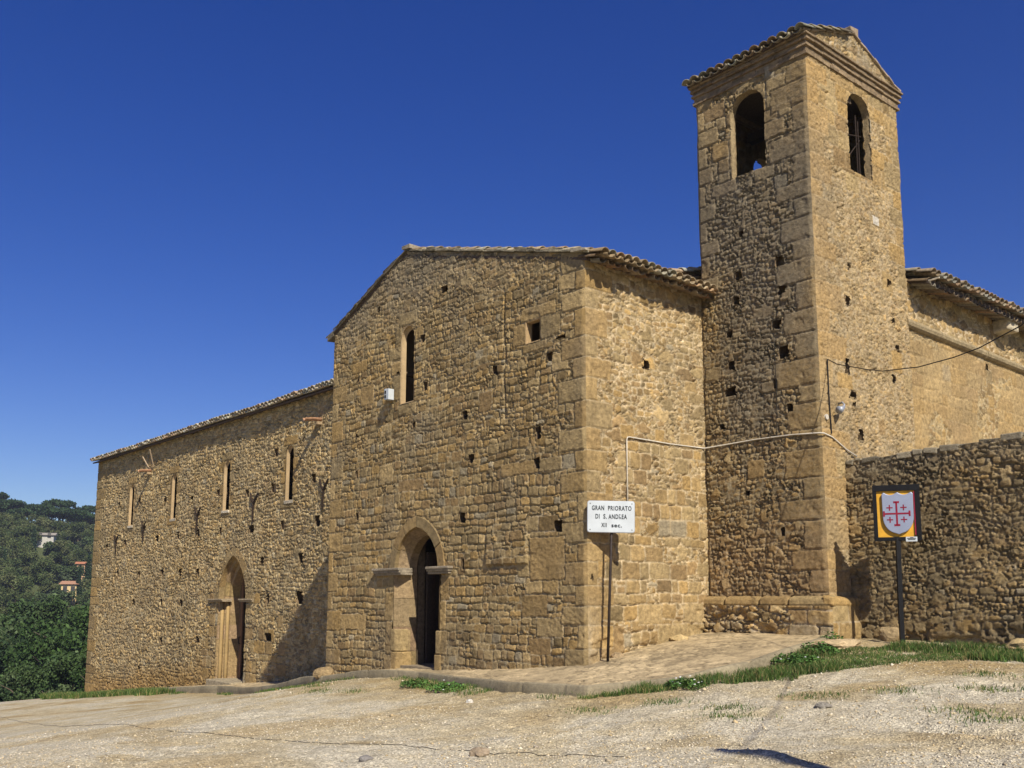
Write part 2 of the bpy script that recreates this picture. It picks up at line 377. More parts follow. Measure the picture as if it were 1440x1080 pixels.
# ------------------------------------------------------------------ outlines
def arch(cx, hw, z0, zs, za, n=12):
    """pointed or round arch outline, from bottom left over the top to bottom right"""
    rise = za-zs
    c = (rise*rise-hw*hw)/(2*hw); Rr = hw+c
    pts = [(cx-hw, z0), (cx-hw, zs)]
    a1 = math.acos(max(-1, min(1, c/Rr)))
    for i in range(1, n+1):
        a = a1*i/n; pts.append((cx+c-Rr*math.cos(a), zs+Rr*math.sin(a)))
    for i in range(n-1, -1, -1):
        a = a1*i/n; pts.append((cx-c+Rr*math.cos(a), zs+Rr*math.sin(a)))
    pts.append((cx+hw, z0))
    return pts
def frame_of(O, U, Nn):
    O, U, Nn = Vector(O), Vector(U), Vector(Nn)
    return lambda u, z, d: O+U*u+Vector((0, 0, z))-Nn*d
def loft(name, fr, rings, mat, parent, col=(.40, .28, .15), close=True, seed=1, blk=0.):
    """rings: (outline, depth). With blk the reveal is cut into separate stones about blk high, over a recessed mortar skin"""
    rg = random.Random(seed); mb = MB(); n = len(rings[0][0])
    cx = sum(a for a, b in rings[0][0])/n
    def skin(pl, off):
        v = []; f = []
        for poly, d in rings: v += [fr(a+(off if a > cx else -off), b, d+off*.3) for a, b in poly]
        for k in range(len(rings)-1):
            for i in range(n if close else n-1): f.append((k*n+i, k*n+(i+1) % n, (k+1)*n+(i+1) % n, (k+1)*n+i))
        mb.add(v, f, np.array(col)*.95)
    if not blk:
        skin(None, 0)
    else:
        skin(None, .012)
        # split the long jamb pieces, walk along the outline, close a stone every blk metres
        segs = []; L0 = [0]
        ref = [Vector(p) for p in rings[0][0]]
        pts = []          # list of (segment index, t)
        for i in range(n-1):
            m_ = max(1, int((ref[i+1]-ref[i]).length/.10)); pts += [(i, k/m_) for k in range(m_)]
        pts.append((n-2, 1.0))
        at = lambda poly, q: Vector(poly[q[0]]).lerp(Vector(poly[q[0]+1]), q[1])
        cuts = [0]; acc = 0; lim = blk*rg.uniform(.7, 1.3)
        for k in range(1, len(pts)):
            acc += (at(rings[0][0], pts[k])-at(rings[0][0], pts[k-1])).length
            if acc > lim: cuts.append(k); acc = 0; lim = blk*rg.uniform(.7, 1.3)
        if cuts[-1] != len(pts)-1: cuts.append(len(pts)-1)
        for a, b in zip(cuts, cuts[1:]):
            c = np.array(col)*rg.uniform(.80, 1.12)*np.array((1, rg.uniform(.96, 1.04), rg.uniform(.9, 1.1))); io = rg.uniform(-.006, .006)
            v = []; f = []; m_ = b-a+1
            for poly, d in rings:
                for k in range(a, b+1):
                    p = at(poly, pts[k])
                    if k == a: p = p.lerp(at(poly, pts[k+1]), .045)
                    if k == b: p = p.lerp(at(poly, pts[k-1]), .045)
                    v.append(fr(p.x+(io if p.x > cx else -io), p.y, d))
            for r_ in range(len(rings)-1):
                for k in range(m_-1): f.append((r_*m_+k, r_*m_+k+1, (r_+1)*m_+k+1, (r_+1)*m_+k))
            mb.add(v, f, c)
    return mb.build(name, mat, parent)
def voussoirs(name, fr, inner, outer, n, mat, parent, proud=.03, back=.2, seed=3):
    """ring of wedge stones between two arch outlines (without their feet)"""
    def res(pl, k):
        pl = [Vector(p) for p in pl]; L = [0]
        for a, b in zip(pl, pl[1:]): L.append(L[-1]+(b-a).length)
        out = []
        for i in range(k+1):
            s = L[-1]*i/k; j = max(0, min(len(L)-2, int(np.searchsorted(L, s)-1)))
            t = (s-L[j])/max(1e-9, L[j+1]-L[j]); out.append(pl[j].lerp(pl[j+1], t))
        return out
    m = 4; I = res(inner, n*m); Oo = res(outer, n*m); mb = MB()
    for k in range(n):
        p = [tuple(I[k*m+i]) for i in range(m+1)]+[tuple(Oo[k*m+i]) for i in range(m, -1, -1)]
        cx = sum(a for a, b in p)/len(p); cz = sum(b for a, b in p)/len(p)
        p = [(cx+(a-cx)*.972, cz+(b-cz)*.972) for a, b in p]
        r = random.random(); c = PAL[[3, 1, 0, 6][k % 4]]*(.74+.20*r)
        mb.prism(p, fr, -proud-random.uniform(0, .012), back, c)
    return mb.build(name, mat, parent, bevel=.008)

# ------------------------------------------------------------------ ground height
def tps(pts):
    P = np.array(pts, float); n = len(P)
    d = np.sqrt(((P[:, None, :2]-P[None, :, :2])**2).sum(-1))
    K = np.where(d > 0, d*d*np.log(d+1e-12), 0)
    Q = np.hstack([np.ones((n, 1)), P[:, :2]]); A = np.zeros((n+3, n+3))
    A[:n, :n] = K+np.eye(n)*.02; A[:n, n:] = Q; A[n:, :n] = Q.T
    w_ = np.linalg.solve(A, np.concatenate([P[:, 2], np.zeros(3)]))
    def f(x, y):
        x = np.asarray(x, float); y = np.asarray(y, float); r = w_[n]+w_[n+1]*x+w_[n+2]*y
        for i in range(n):
            d2 = (x-P[i, 0])**2+(y-P[i, 1])**2; r = r+w_[i]*.5*d2*np.log(d2+1e-12)
        return r
    return f
KERB = [(-37.2, 2.3, -3.1), (-27, 2.62, -2.2), (-20.5, 2.62, -1.68), (-18.3, 2.35, -1.58), (-13, 1.1, -1.05), (-8.6, -.32, -.57), (-6.46, -.45, -.3),
        (-4.45, -.36, -.235), (-.45, -1.42, -.135), (1.5, -1.54, -.065), (2.73, -.81, .1), (3.15, .62, .34), (2.85, 3.0, .61)]
INNER = [(-37.2, 3.6, -3.1), (-27, 3.6, -2.2), (-20.5, 3.6, -1.62), (-18.3, 3.6, -1.42), (-13, 3.6, -.9), (-9.2, .3, -.56), (-6.6, .1, -.33),
         (-4.9, .1, -.2), (-1.5, .1, .0), (-.1, .12, .13), (-.1, 1.2, .32), (0, 3.4, .62), (2.3, 3.4, .64)]
_pave = tps(KERB+INNER)
GP = [(2.8, 4.0, .55), (5.5, 4.0, .47), (9, 4, .48), (4.5, 2, .40), (3.45, .5, .19), (3.0, -1.1, -.04), (1.6, -1.8, -.21), (-.4, -1.7, -.32), (-3, -1.1, -.38),
      (-6.6, -.8, -.5), (-8.6, -.7, -.76), (-13, .7, -1.25), (-18.3, 1.95, -1.8), (-27, 2.2, -2.4), (-36.5, 2.0, -3.2), (-34, -.9, -3.15),
      (1.2, -9.4, -.62), (4.5, -5.5, -.42), (9, -4.5, -.08), (8, -1, .12), (12, -12, -.44), (14, -6, .05), (5, -13, -.7), (-5, -14, -1.5), (-20, -14, -2.8),
      (0, -5, -.55), (-10, -4, -1.3), (-20, -3, -2.15), (-34, -14, -3.6), (20, -12, 0), (20, 4, .6), (-5, 8, -.3), (-20, 8, -1.6), (-36, 10, -3.1), (10, 12, .5)]
_near = tps(GP)
def terrain(x, y):
    x = np.asarray(x, float); y = np.asarray(y, float)
    n = np.clip(_near(np.clip(x, -40, 25), np.clip(y, -20, 16)), -4.2, 1.2)
    n = n+.035*(fbm(x*.8, y*.8, 5, 3)-.5)+.012*(fbm(x*4, y*4, 6, 3)-.5)
    dx = np.maximum(np.maximum(-37.2-x, x-60), 0); dy = np.maximum(np.maximum(-40-y, y-70), 0)
    d = np.sqrt(dx*dx+dy*dy)
    hill = 36*np.exp(-(((x+335)/105)**2)-(((y-60)/190)**2))+14*np.exp(-(((x+330)/70)**2)-(((y+40)/60)**2))*.4
    far = -13+hill*1.0+5*(fbm(x*.012, y*.012, 8, 3)-.5)+2.5*(fbm(x*.05, y*.05, 9, 3)-.5)
    k = sst(0, 38, d)
    return n*(1-k)+far*k

# ================================================================== church
YN = 3.35          # face of the long nave wall
TX, TY, TD = 2.62, 3.28, 3.37   # bell tower: width, front plane, depth
church = empty('church', (-5.1, 2, -.3), 'long low sandstone church with a gabled front, two pointed doorways and clay tile roofs', 'church')

def frontal(O): return frame_of(O, (1, 0, 0), (0, -1, 0))
def east(O): return frame_of(O, (0, 1, 0), (1, 0, 0))

# --- gabled front
G_DOOR = arch(-5.11, .86, -1.2, 1.86, 2.80)
G_SLIT = arch(-5.545, .25, 5.5, 7.0, 7.26)
G_SQ = [(-1.57, 6.05), (-1.57, 6.45), (-1.19, 6.45), (-1.19, 6.05)]
def style_gable(u, z):
    h, c, cu, cz, r = rubble(u, z, .13, .092, 11, .026, .11)
    h2, c2, cu, cz, r = rubble(u, z, .24, .16, 12, .026, .08)
    p = .20+.25*sst(5.2, 2.5, cz)+.25*sst(-2.4, -1.6, cu)
    h, c = pick((h, c), (h2, c2), r < p)
    h3, c3, cu, cz, r, e = coursed(u, z, .125, .19, 111, .026, .016, (.44, .34, .19), .10)
    h, c = pick((h, c), (h3, c3*(.75+.5*r)[..., None]), hsh(np.floor(cu*40), np.floor(cz*40), 9) < .30+.38*sst(8.0, 6.5, cz))
    h3, c3, cu, cz, r, e = coursed(u, z, .165, .235, 13, .024, .015, (.44, .34, .19), .05)
    c3 = c3*(.78+.44*r)[..., None]
    low = sst(5.6, 3.6, cz+1.0*(fbm(cu*.7, cz*.7, 21, 2)-.5)*2)
    h, c = pick((h, c), (h3, c3), r < .14+.70*low)
    h4, c4, cu, cz, r, e = coursed(u, z, .36, .62, 14, .024)
    h, c = pick((h, c), (h4, c4), r < .05+.30*sst(-3.0, -1.2, cu)*sst(3.2, 1.8, cz)+.12*sst(-2.2, -1.4, cu))
    ins, hq, cq = quoins(u, z, -u, 31, .42, .62, .30, .026, 0)
    h, c = pick((h, c), (hq, cq), ins)
    ins, hq, cq = quoins(u, z, u+8.82, 32, .44, .62, .30, .026, 0)
    h, c = pick((h, c), (hq, cq), ins & (z < 6.7))
    B = [(-1.98, -1.57, 6.03, 6.47), (-1.19, -.62, 6.03, 6.5), (-1.75, -.75, 6.47, 6.74), (-1.7, -1.0, 5.85, 6.03),
         (-6.28, -5.8, 6.55, 6.85), (-5.29, -4.95, 6.85, 7.15), (-6.12, -5.8, 5.6, 6.2), (-6.2, -5.8, 6.2, 6.5), (-5.9, -5.2, 7.27, 7.58), (-6.05, -5.8, 6.9, 7.3),
         (-5.9, -5.2, 5.25, 5.5), (-6.25, -5.95, .05, .75), (-6.3, -5.95, .75, 1.4), (-6.2, -5.95, 1.4, 1.8), (-4.27, -4.0, .1, .6), (-4.27, -4.05, .6, 1.2), (-4.27, -3.95, 1.2, 1.7),
         (-6.3, -5.95, -.4, .05), (-1.5, -.55, 1.55, 2.35)]
    h, c = blocks(h, c, u, z, B, .026, 51)
    # settling crack right of centre and a course that stands proud above the lower wall
    s = np.abs(u+2.22+.07*(fbm(z*2, z*0, 61, 3)-.5)*2)
    h = h-.06*sst(.035, .008, s)*((z > 4.7) & (z < 7.2))
    h = h+.045*((u > -2.75) & (u < -1.55) & (z > 1.88))*sst(3.0, 1.9, z)
    h = h+.05*(fbm(u*.7, z*.7, 63, 2)-.5)
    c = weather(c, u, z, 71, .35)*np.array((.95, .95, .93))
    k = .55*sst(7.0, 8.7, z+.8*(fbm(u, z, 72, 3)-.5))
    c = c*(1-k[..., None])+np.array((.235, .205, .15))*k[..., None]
    return h, c
def gz(a):
    return 9.0-(a+5.64)*.281 if a > -5.64 else 9.0+(a+5.64)*.405
gz.breaks = [-5.64]
HG = [(-4.2, 7.76, .2, .12), (-6.77, 7.9), (-4.97, 6.84), (-4.88, 5.77), (-7.59, 6.33, .1, .13), (-5.91, 6.25, .12, .05), (-2.53, 5.71), (-.92, 5.67), (-3.47, 4.93), (-5.28, 4.98, .1, .12),
      (-7.63, 5.06, .06, .18), (-1.25, 4.28, .13, .2), (-3.25, 4.02, .12, .18), (-1.28, 3.72, .12, .18), (-7.56, 4.1, .08, .16), (-7.54, 3.13, .09, .2), (-3.54, 2.84, .16, .17), (-.72, 2.53, .19, .2),
      (-3.5, 1.93, .09, .22), (-7.84, 1.73, .06, .17), (-.62, 5.98, .22, .05), (-6.4, 5.2, .05, .04)]
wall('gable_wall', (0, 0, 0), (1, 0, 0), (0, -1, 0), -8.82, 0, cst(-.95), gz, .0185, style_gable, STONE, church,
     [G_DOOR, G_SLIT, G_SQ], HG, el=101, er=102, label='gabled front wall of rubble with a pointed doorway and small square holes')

# --- right return of the front, warm and pointed with pale mortar
def style_side(u, z):
    h, c, cu, cz, r = rubble(u, z, .16, .11, 15, .024, .15, (.55, .43, .26), .3, 1.0)
    h3, c3, cu, cz, r, e = coursed(u, z, .13, .19, 114, .024, .02, (.55, .43, .26), .12)
    h, c = pick((h, c), (h3, c3*(.8+.4*r)[..., None]), hsh(np.floor(cu*40), np.floor(cz*40), 9) < .4)
    h2, c2, cu, cz, r = rubble(u, z, .34, .24, 16, .026, .10, (.54, .42, .25))
    h, c = pick((h, c), (h2, c2), r < .22+.25*sst(5.6, 4.6, cz))
    h3, c3, cu, cz, r, e = coursed(u, z, .25, .33, 17, .022, .018, (.54, .42, .25))
    h, c = pick((h, c), (h3, c3), r < .74*sst(4.9, 4.0, cz+.5*(fbm(cu, cz, 22, 2)-.5)))
    h3, c3, cu, cz, r, e = coursed(u, z, .46, .8, 18, .022, .014, (.52, .40, .24))
    h, c = pick((h, c), (h3, c3), r < .8*sst(1.6, .9, cz))
    ins, hq, cq = quoins(u, z, u, 31, .42, .62, .30, .026, 1)
    h, c = pick((h, c), (hq, cq*1.03), ins)
    k = .25*sst(.5, .0, u)*sst(1.5, .6, z)*fbm(u*6, z*4, 24, 3)*2
    c = c*(1-k[..., None])+np.array((.55, .5, .38))*k[..., None]
    foot = sst(.95, .35, z-.155*u)
    h = h-.05*foot*sst(.5, .7, fbm(u*3, z*5, 23, 3))
    return h+.03*(fbm(u*.9, z*.9, 64, 2)-.5), weather(c, u, z, 73, .14)
wall('side_wall', (0, 0, 0), (0, 1, 0), (1, 0, 0), 0, 3.45, cst(-.6), cst(7.33), .0185, style_side, STONE, church,
     [], [(1.61, 5.61, .16, .14), (.1, 1.62, .05, .1)], el=102, label='sunlit side wall in pale pointed stone')

# --- long nave wall with four slits and the second doorway
N_DOOR = arch(-21.2, 1.14, -2.6, 1.23, 2.82)
N_SL = [arch(x, .27, 4.45, 6.05, 6.30) for x in (-17.2, -22.03, -26.95, -31.75)]
def style_nave(u, z):
    h, c, cu, cz, r = rubble(u, z, .20, .15, 25, .048, .12, (.52, .43, .26), .25, .45)
    h2, c2, cu, cz, r = rubble(u, z, .38, .26, 26, .055, .09, (.47, .39, .25))
    h, c = pick((h, c), (h2, c2), r < .13)
    h3, c3, cu, cz, r, e = coursed(u, z, .145, .20, 112, .046, .022, (.50, .41, .25), .13)
    h, c = pick((h, c), (h3*1.05, c3*(.72+.56*r)[..., None]), hsh(np.floor(cu*40), np.floor(cz*40), 9) < .40)
    c = c*1.20
    k = .45*sst(.35, .0, np.abs(fbm(u*.35, z*.5, 27, 3)-.5))*.4
    c = c*(1-k[..., None])+np.array((.38, .32, .22))*k[..., None]
    foot = sst(1.1, .3, z+3.1-.0935*(u+36.6)+.7*(fbm(u*.5, z*.6, 28, 3)-.5))*.8*sst(-23, -24.5, u)
    foot = np.maximum(foot, .8*sst(1.7, .3, z+1.75)*sst(-25, -23.5, u)*sst(-22, -22.5, u))
    c = c*(1-foot[..., None])+np.array((.40, .25, .09))*foot[..., None]
    h3, c3, cu, cz, r, e = coursed(u, z, .34, .5, 29, .035)
    h, c = pick((h, c), (h3, c3), (r < .75) & (cu > -23.4) & (cu < -19.2) & (cz < 1.4))
    h, c = pick((h, c), (h3, c3), (r < .6) & (cu > -20) & (cu < -17.3) & (cz < .9))
    ins, hq, cq = quoins(u, z, u+36.6, 33, .5, 1.25, .8, .035, 0)
    h, c = pick((h, c), (hq, cq), ins)
    for x in (-17.2, -22.03, -26.95, -31.75):
        h, c = blocks(h, c, u, z, [(x-.62+.18*(k % 2), x+.58-.2*((k+1) % 2), 4.2+.42*k, 4.62+.42*k) for k in range(5)]+[(x-.5, x+.48, 6.3, 6.62)], .04, 52+int(-x))
    return h+.06*(fbm(u*.4, z*.4, 65, 2)-.5), weather(c, u, z, 74, .2)*np.array((.95, .95, .92))
HN = [(-18.18, 6.19), (-15.54, 5.04), (-18.3, 4.96, .25, .25), (-20.28, 4.95), (-22.74, 5.13), (-25.14, 5.08), (-27.8, 5.32), (-30.73, 5.46), (-33.22, 5.49), (-34.59, 3.61), (-28.51, 3.73), (-26.33, 3.75),
      (-24.37, 3.76), (-22.42, 3.74), (-19.86, 3.67, .25, .22), (-17.57, 3.68), (-15.27, 3.67, .25, .3), (-16.33, 2.53), (-19.0, 2.55), (-33.05, 2.38), (-30.39, 2.29), (-27.82, 2.32), (-25.93, 2.26), (-24.22, 2.24),
      (-30.86, 1.12), (-27.76, 1.13), (-25.71, 1.11), (-18.51, 1.25, .22, .25), (-16.32, 1.29, .25, .3), (-18.34, .01, .3, .2), (-27.58, -.4), (-29.82, -1.59, .2, .12), (-32.3, 3.74), (-24.0, -.3)]
HN = [(q[0], q[1], (q[2] if len(q) > 2 else .21)*1.2, (q[3] if len(q) > 2 else .21)*1.25) for q in HN]
wall('nave_wall', (0, YN, 0), (1, 0, 0), (0, -1, 0), -36.6, -8.7, lambda a: -4.0 if a < -25 else -2.6, cst(7.75), .027, style_nave, STONE, church,
     [N_DOOR]+N_SL, HN, el=103, label='long rubble wall with four slit windows')
# faces that stand away from the camera, so that the volumes are closed
def style_plain(u, z):
    h, c, cu, cz, r = rubble(u, z, .2, .15, 35, .03, .12); return h, c
wall('end_wall', (-36.6, YN, 0), (0, 1, 0), (-1, 0, 0), 0, 8.6, cst(-5), lambda a: 7.75+.27*(4.3-abs(a-4.3)), .07, style_plain, STONE, church, el=103)
wall('side_wall', (-8.82, 0, 0), (0, 1, 0), (-1, 0, 0), 0, 3.5, cst(-1.5), cst(7.7), .05, style_plain, STONE, church, el=101, label='shaded side wall facing the long nave wall')
wall('back_wall', (0, YN+8.6, 0), (1, 0, 0), (0, 1, 0), -36.6, -.3, cst(-5), cst(7.75), .12, style_plain, STONE, church)
wall('nave_gable', (-.3, YN, 0), (0, 1, 0), (1, 0, 0), 0, 8.6, cst(-1), lambda a: 7.78+.28*(4.3-abs(a-4.3)), .07, style_plain, STONE, church)

# --- doorways
def doorway(name, fr, door, cx, hw, z0, zs, za, ihw, iza, splay, reveal, ohw, oza, nv, imp, label):
    inner = [p for p in arch(cx, hw-.02, z0, zs, za, 14)][1:-1]; outer = [p for p in arch(cx, ohw, z0, zs, oza, 14)][1:-1]
    d = voussoirs(name, fr, inner, outer, nv, STONE, church, .035, .25)
    d['label'] = label
    A = arch(cx, hw, z0, zs, za, 14); Bq = arch(cx, ihw, z0, zs, iza, 14)
    return d, A, Bq
frG = frontal((0, 0, 0))
gd, A, Bq = doorway('doorway', frG, G_DOOR, -5.11, .80, -.9, 1.86, 2.74, .61, 2.58, .22, .5, 1.01, 2.98, 6, 1.86, 'pointed doorway in the gabled front, standing dark and open')
loft('reveal', frG, [(arch(-5.11, .83, -.9, 1.86, 2.77, 14), -.012), (A, 0.03), (Bq, .24), (Bq, .44)], STONE, gd, (.33, .232, .12), close=False, seed=5, blk=.42)
for s, x0, x1 in ((-1, -6.66, -5.6), (1, -4.62, -3.84)):
    mb = MB()
    for k, (dz, pr) in enumerate(((0, .07), (.05, .11), (.10, .14))):
        mb.box((x0+.0+(.03*(2-k) if s < 0 else 0), -pr, 1.74+dz), (x1-(.03*(2-k) if s > 0 else 0), .24 if (s < 0) == (x1 < -5) else .24, 1.795+dz), (.30, .25, .18), .004)
    mb.build('impost', STONE, gd, bevel=.012)
for s in (-1, 1):
    mb = MB()
    for z0_, z1_, o in ((-.9, .12, .30), (.12, .60, .26)):
        xa = -5.11+s*.86; xb = -5.11+s*(.86-o)
        n = 7; poly = [(xa, 0.0)]
        pl = [(xa+s*.05, -.03), (xb+s*.14, -.03), (xb+s*.03, .06), (xb, .3), (xa+s*.05, .3)]
        v = [(a, b, z) for z in (z0_, z1_-.01) for a, b in pl]; n = len(pl)
        mb.add(v, [tuple(range(n)), tuple(range(n, 2*n))]+[(i, (i+1) % n, n+(i+1) % n, n+i) for i in range(n)], PAL[6 if o < .28 else 0]*.95)
    mb.build('jamb_base', STONE, gd, bevel=.025)
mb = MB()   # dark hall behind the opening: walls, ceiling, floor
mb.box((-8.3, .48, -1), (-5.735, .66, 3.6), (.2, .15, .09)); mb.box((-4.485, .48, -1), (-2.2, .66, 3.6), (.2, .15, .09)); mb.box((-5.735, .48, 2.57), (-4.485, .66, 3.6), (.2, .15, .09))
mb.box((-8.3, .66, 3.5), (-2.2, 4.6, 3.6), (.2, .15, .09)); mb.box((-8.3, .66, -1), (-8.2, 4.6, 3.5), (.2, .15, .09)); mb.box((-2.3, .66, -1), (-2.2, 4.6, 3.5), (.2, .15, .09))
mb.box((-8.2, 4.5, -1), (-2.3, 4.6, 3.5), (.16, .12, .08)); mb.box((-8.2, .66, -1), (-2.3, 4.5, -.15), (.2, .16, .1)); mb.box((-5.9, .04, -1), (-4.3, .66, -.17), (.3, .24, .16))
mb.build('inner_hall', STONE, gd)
mb = MB()
for k in range(5): mb.box((-5.72-.05*k, .68+.13*k, -.15), (-5.67-.05*k, .80+.13*k, 2.25), (.07+.01*(k % 2), .05, .035), .003)
mb.build('door_leaf', WOOD, gd)

frN = frontal((0, YN, 0))
nd, A, Bq = doorway('doorway', frN, N_DOOR, -21.2, 1.10, -2.2, 1.23, 2.79, .72, 2.30, .34, .5, 1.46, 3.14, 9, 1.23, 'tall pointed doorway in the long wall with moulded jambs and a plank door')
loft('reveal', frN, [(arch(-21.2, 1.17, -2.2, 1.23, 2.85, 14), -.015), (A, .03), (arch(-21.2, 1.09, -2.2, 1.23, 2.78, 14), .16), (arch(-21.2, .96, -2.2, 1.23, 2.62, 14), .17), (arch(-21.2, .95, -2.2, 1.23, 2.60, 14), .30), (arch(-21.2, .80, -2.2, 1.23, 2.42, 14), .31), (arch(-21.2, .79, -2.2, 1.23, 2.4, 14), .62), (arch(-21.2, .79, -2.2, 1.23, 2.4, 14), .80)], STONE, nd, (.34, .238, .122), close=False, seed=6, blk=.55)
for s in (-1, 1):
    for x, y, r in ((-21.2+s*1.03, YN+.10, .065), (-21.2+s*.885, YN+.25, .06)):
        mb = MB(); mb.tube([(x, y, -2.0), (x, y, -1.0), (x, y, .2), (x, y, 1.18)], r, 12, PAL[0]*.9)
        mb.build('jamb_shaft', ASHLAR, nd, smooth=True)
for s, x0, x1 in ((-1, -23.1, -21.86), (1, -20.5, -19.5)):
    mb = MB()
    for k, (dz, pr) in enumerate(((0, .08), (.055, .13))):
        mb.box((x0, YN-pr, 1.15+dz), (x1, YN+.3, 1.206+dz), (.33, .26, .17), .004)
    mb.build('impost', STONE, nd, bevel=.012)
mb = MB()
for k in range(2):
    x = -21.99+.13*k; mb.box((x+.004, YN+.64+.008*(k % 2), -1.62), (x+.128, YN+.70, 2.5), (.17+.03*(k % 3), .115, .065), .002)
lf = mb.build('door_leaf', WOOD, nd)
mb = MB(); mb.tube([(-21.8, YN+.64, -.35), (-21.8, YN+.58, -.33), (-21.8, YN+.58, -.12), (-21.8, YN+.64, -.1)], .018, 8); mb.build('handle', DARKIRON, lf)
mb = MB(); mb.obox((-22.25, YN-.42, -1.95), (2.1, 0, 0), (0, 1.0, 0), (0, 0, .37), (.36, .30, .2), .03); mb.build('threshold', STONE, nd, bevel=.03)
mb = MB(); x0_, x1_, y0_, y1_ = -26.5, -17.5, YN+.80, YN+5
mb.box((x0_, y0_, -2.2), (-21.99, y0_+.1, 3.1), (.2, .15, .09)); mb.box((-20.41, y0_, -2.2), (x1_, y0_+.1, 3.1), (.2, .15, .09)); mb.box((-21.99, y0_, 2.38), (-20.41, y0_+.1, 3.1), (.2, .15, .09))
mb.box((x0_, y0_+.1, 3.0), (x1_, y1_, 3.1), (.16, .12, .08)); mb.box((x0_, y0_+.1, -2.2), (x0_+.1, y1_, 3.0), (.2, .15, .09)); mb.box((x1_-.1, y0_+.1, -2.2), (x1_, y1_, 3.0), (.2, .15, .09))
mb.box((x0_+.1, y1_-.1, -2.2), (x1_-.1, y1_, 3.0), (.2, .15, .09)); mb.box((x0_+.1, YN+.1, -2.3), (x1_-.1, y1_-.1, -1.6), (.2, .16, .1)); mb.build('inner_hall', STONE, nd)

# --- windows of the church
def slit(fr, cx, hw, z0, zs, za, ihw, dep, room, label, par):
    A = arch(cx, hw+.03, z0-.02, zs, za+.03, 8); A1 = arch(cx, hw, z0, zs, za, 8); Bq = arch(cx, ihw, z0+.03, zs-.03, za-.06, 8)
    Rm = [(cx+(a-cx)*room/ihw, (z0-1.2 if b < (z0+za)/2 else za+.7)) for a, b in Bq]
    o = loft('slit_window', fr, [(A, -.03), (A1, -.02), (A1, .02), (Bq, dep), (Rm, dep+.02), (Rm, 2.6)], ASHLAR, par, (.43, .31, .17), seed=9)
    o['label'] = label
    mb = MB(); mb.prism([(cx-room-.1, z0-1.3), (cx-room-.1, za+.8), (cx+room+.1, za+.8), (cx+room+.1, z0-1.3)], fr, 2.6, 2.7, (.03, .025, .02)); mb.build('back_panel', DARKIN, o)  # added sheet, its shade put into the colour
    return o
o = slit(frG, -5.545, .245, 5.52, 7.0, 7.24, .215, .085, .9, 'tall round headed slit window high in the gabled front', church)
for x, lb in ((-17.2, 'slit window nearest the gabled front'), (-22.03, 'slit window above the tall doorway'), (-26.95, 'third slit window from the gabled front'), (-31.75, 'slit window nearest the far end of the long wall')):
    o = slit(frN, x, .25, 4.47, 6.02, 6.28, .20, .065, 1.7, lb, church)
    mb = MB(); mb.obox((x-.3, YN-.06, 4.36), (.6, 0, 0), (0, .12, 0), (0, 0, .1), (.55, .48, .36), .012); mb.build('sill', STONE, o, bevel=.01)
sq = [(-1.57, 6.05), (-1.57, 6.45), (-1.19, 6.45), (-1.19, 6.05)]
o = loft('square_window', frG, [([(a-.02 if a < -1.4 else a+.02, b-.02 if b < 6.2 else b+.02) for a, b in sq], -.03), (sq, -.02), (sq, .12), ([(-2.2, 5.4), (-2.2, 7.0), (-.9, 7.0), (-.9, 5.4)], .14), ([(-2.2, 5.4), (-2.2, 7.0), (-.9, 7.0), (-.9, 5.4)], 1.5)], ASHLAR, church, (.42, .29, .15))
o['label'] = 'small square window at the upper right of the gabled front'
mb = MB(); mb.box((-2.25, 1.5, 5.3), (-.85, 1.6, 7.1), (.03, .025, .02)); mb.build('back_panel', DARKIN, o)  # added sheet, coloured dark for the unlit room

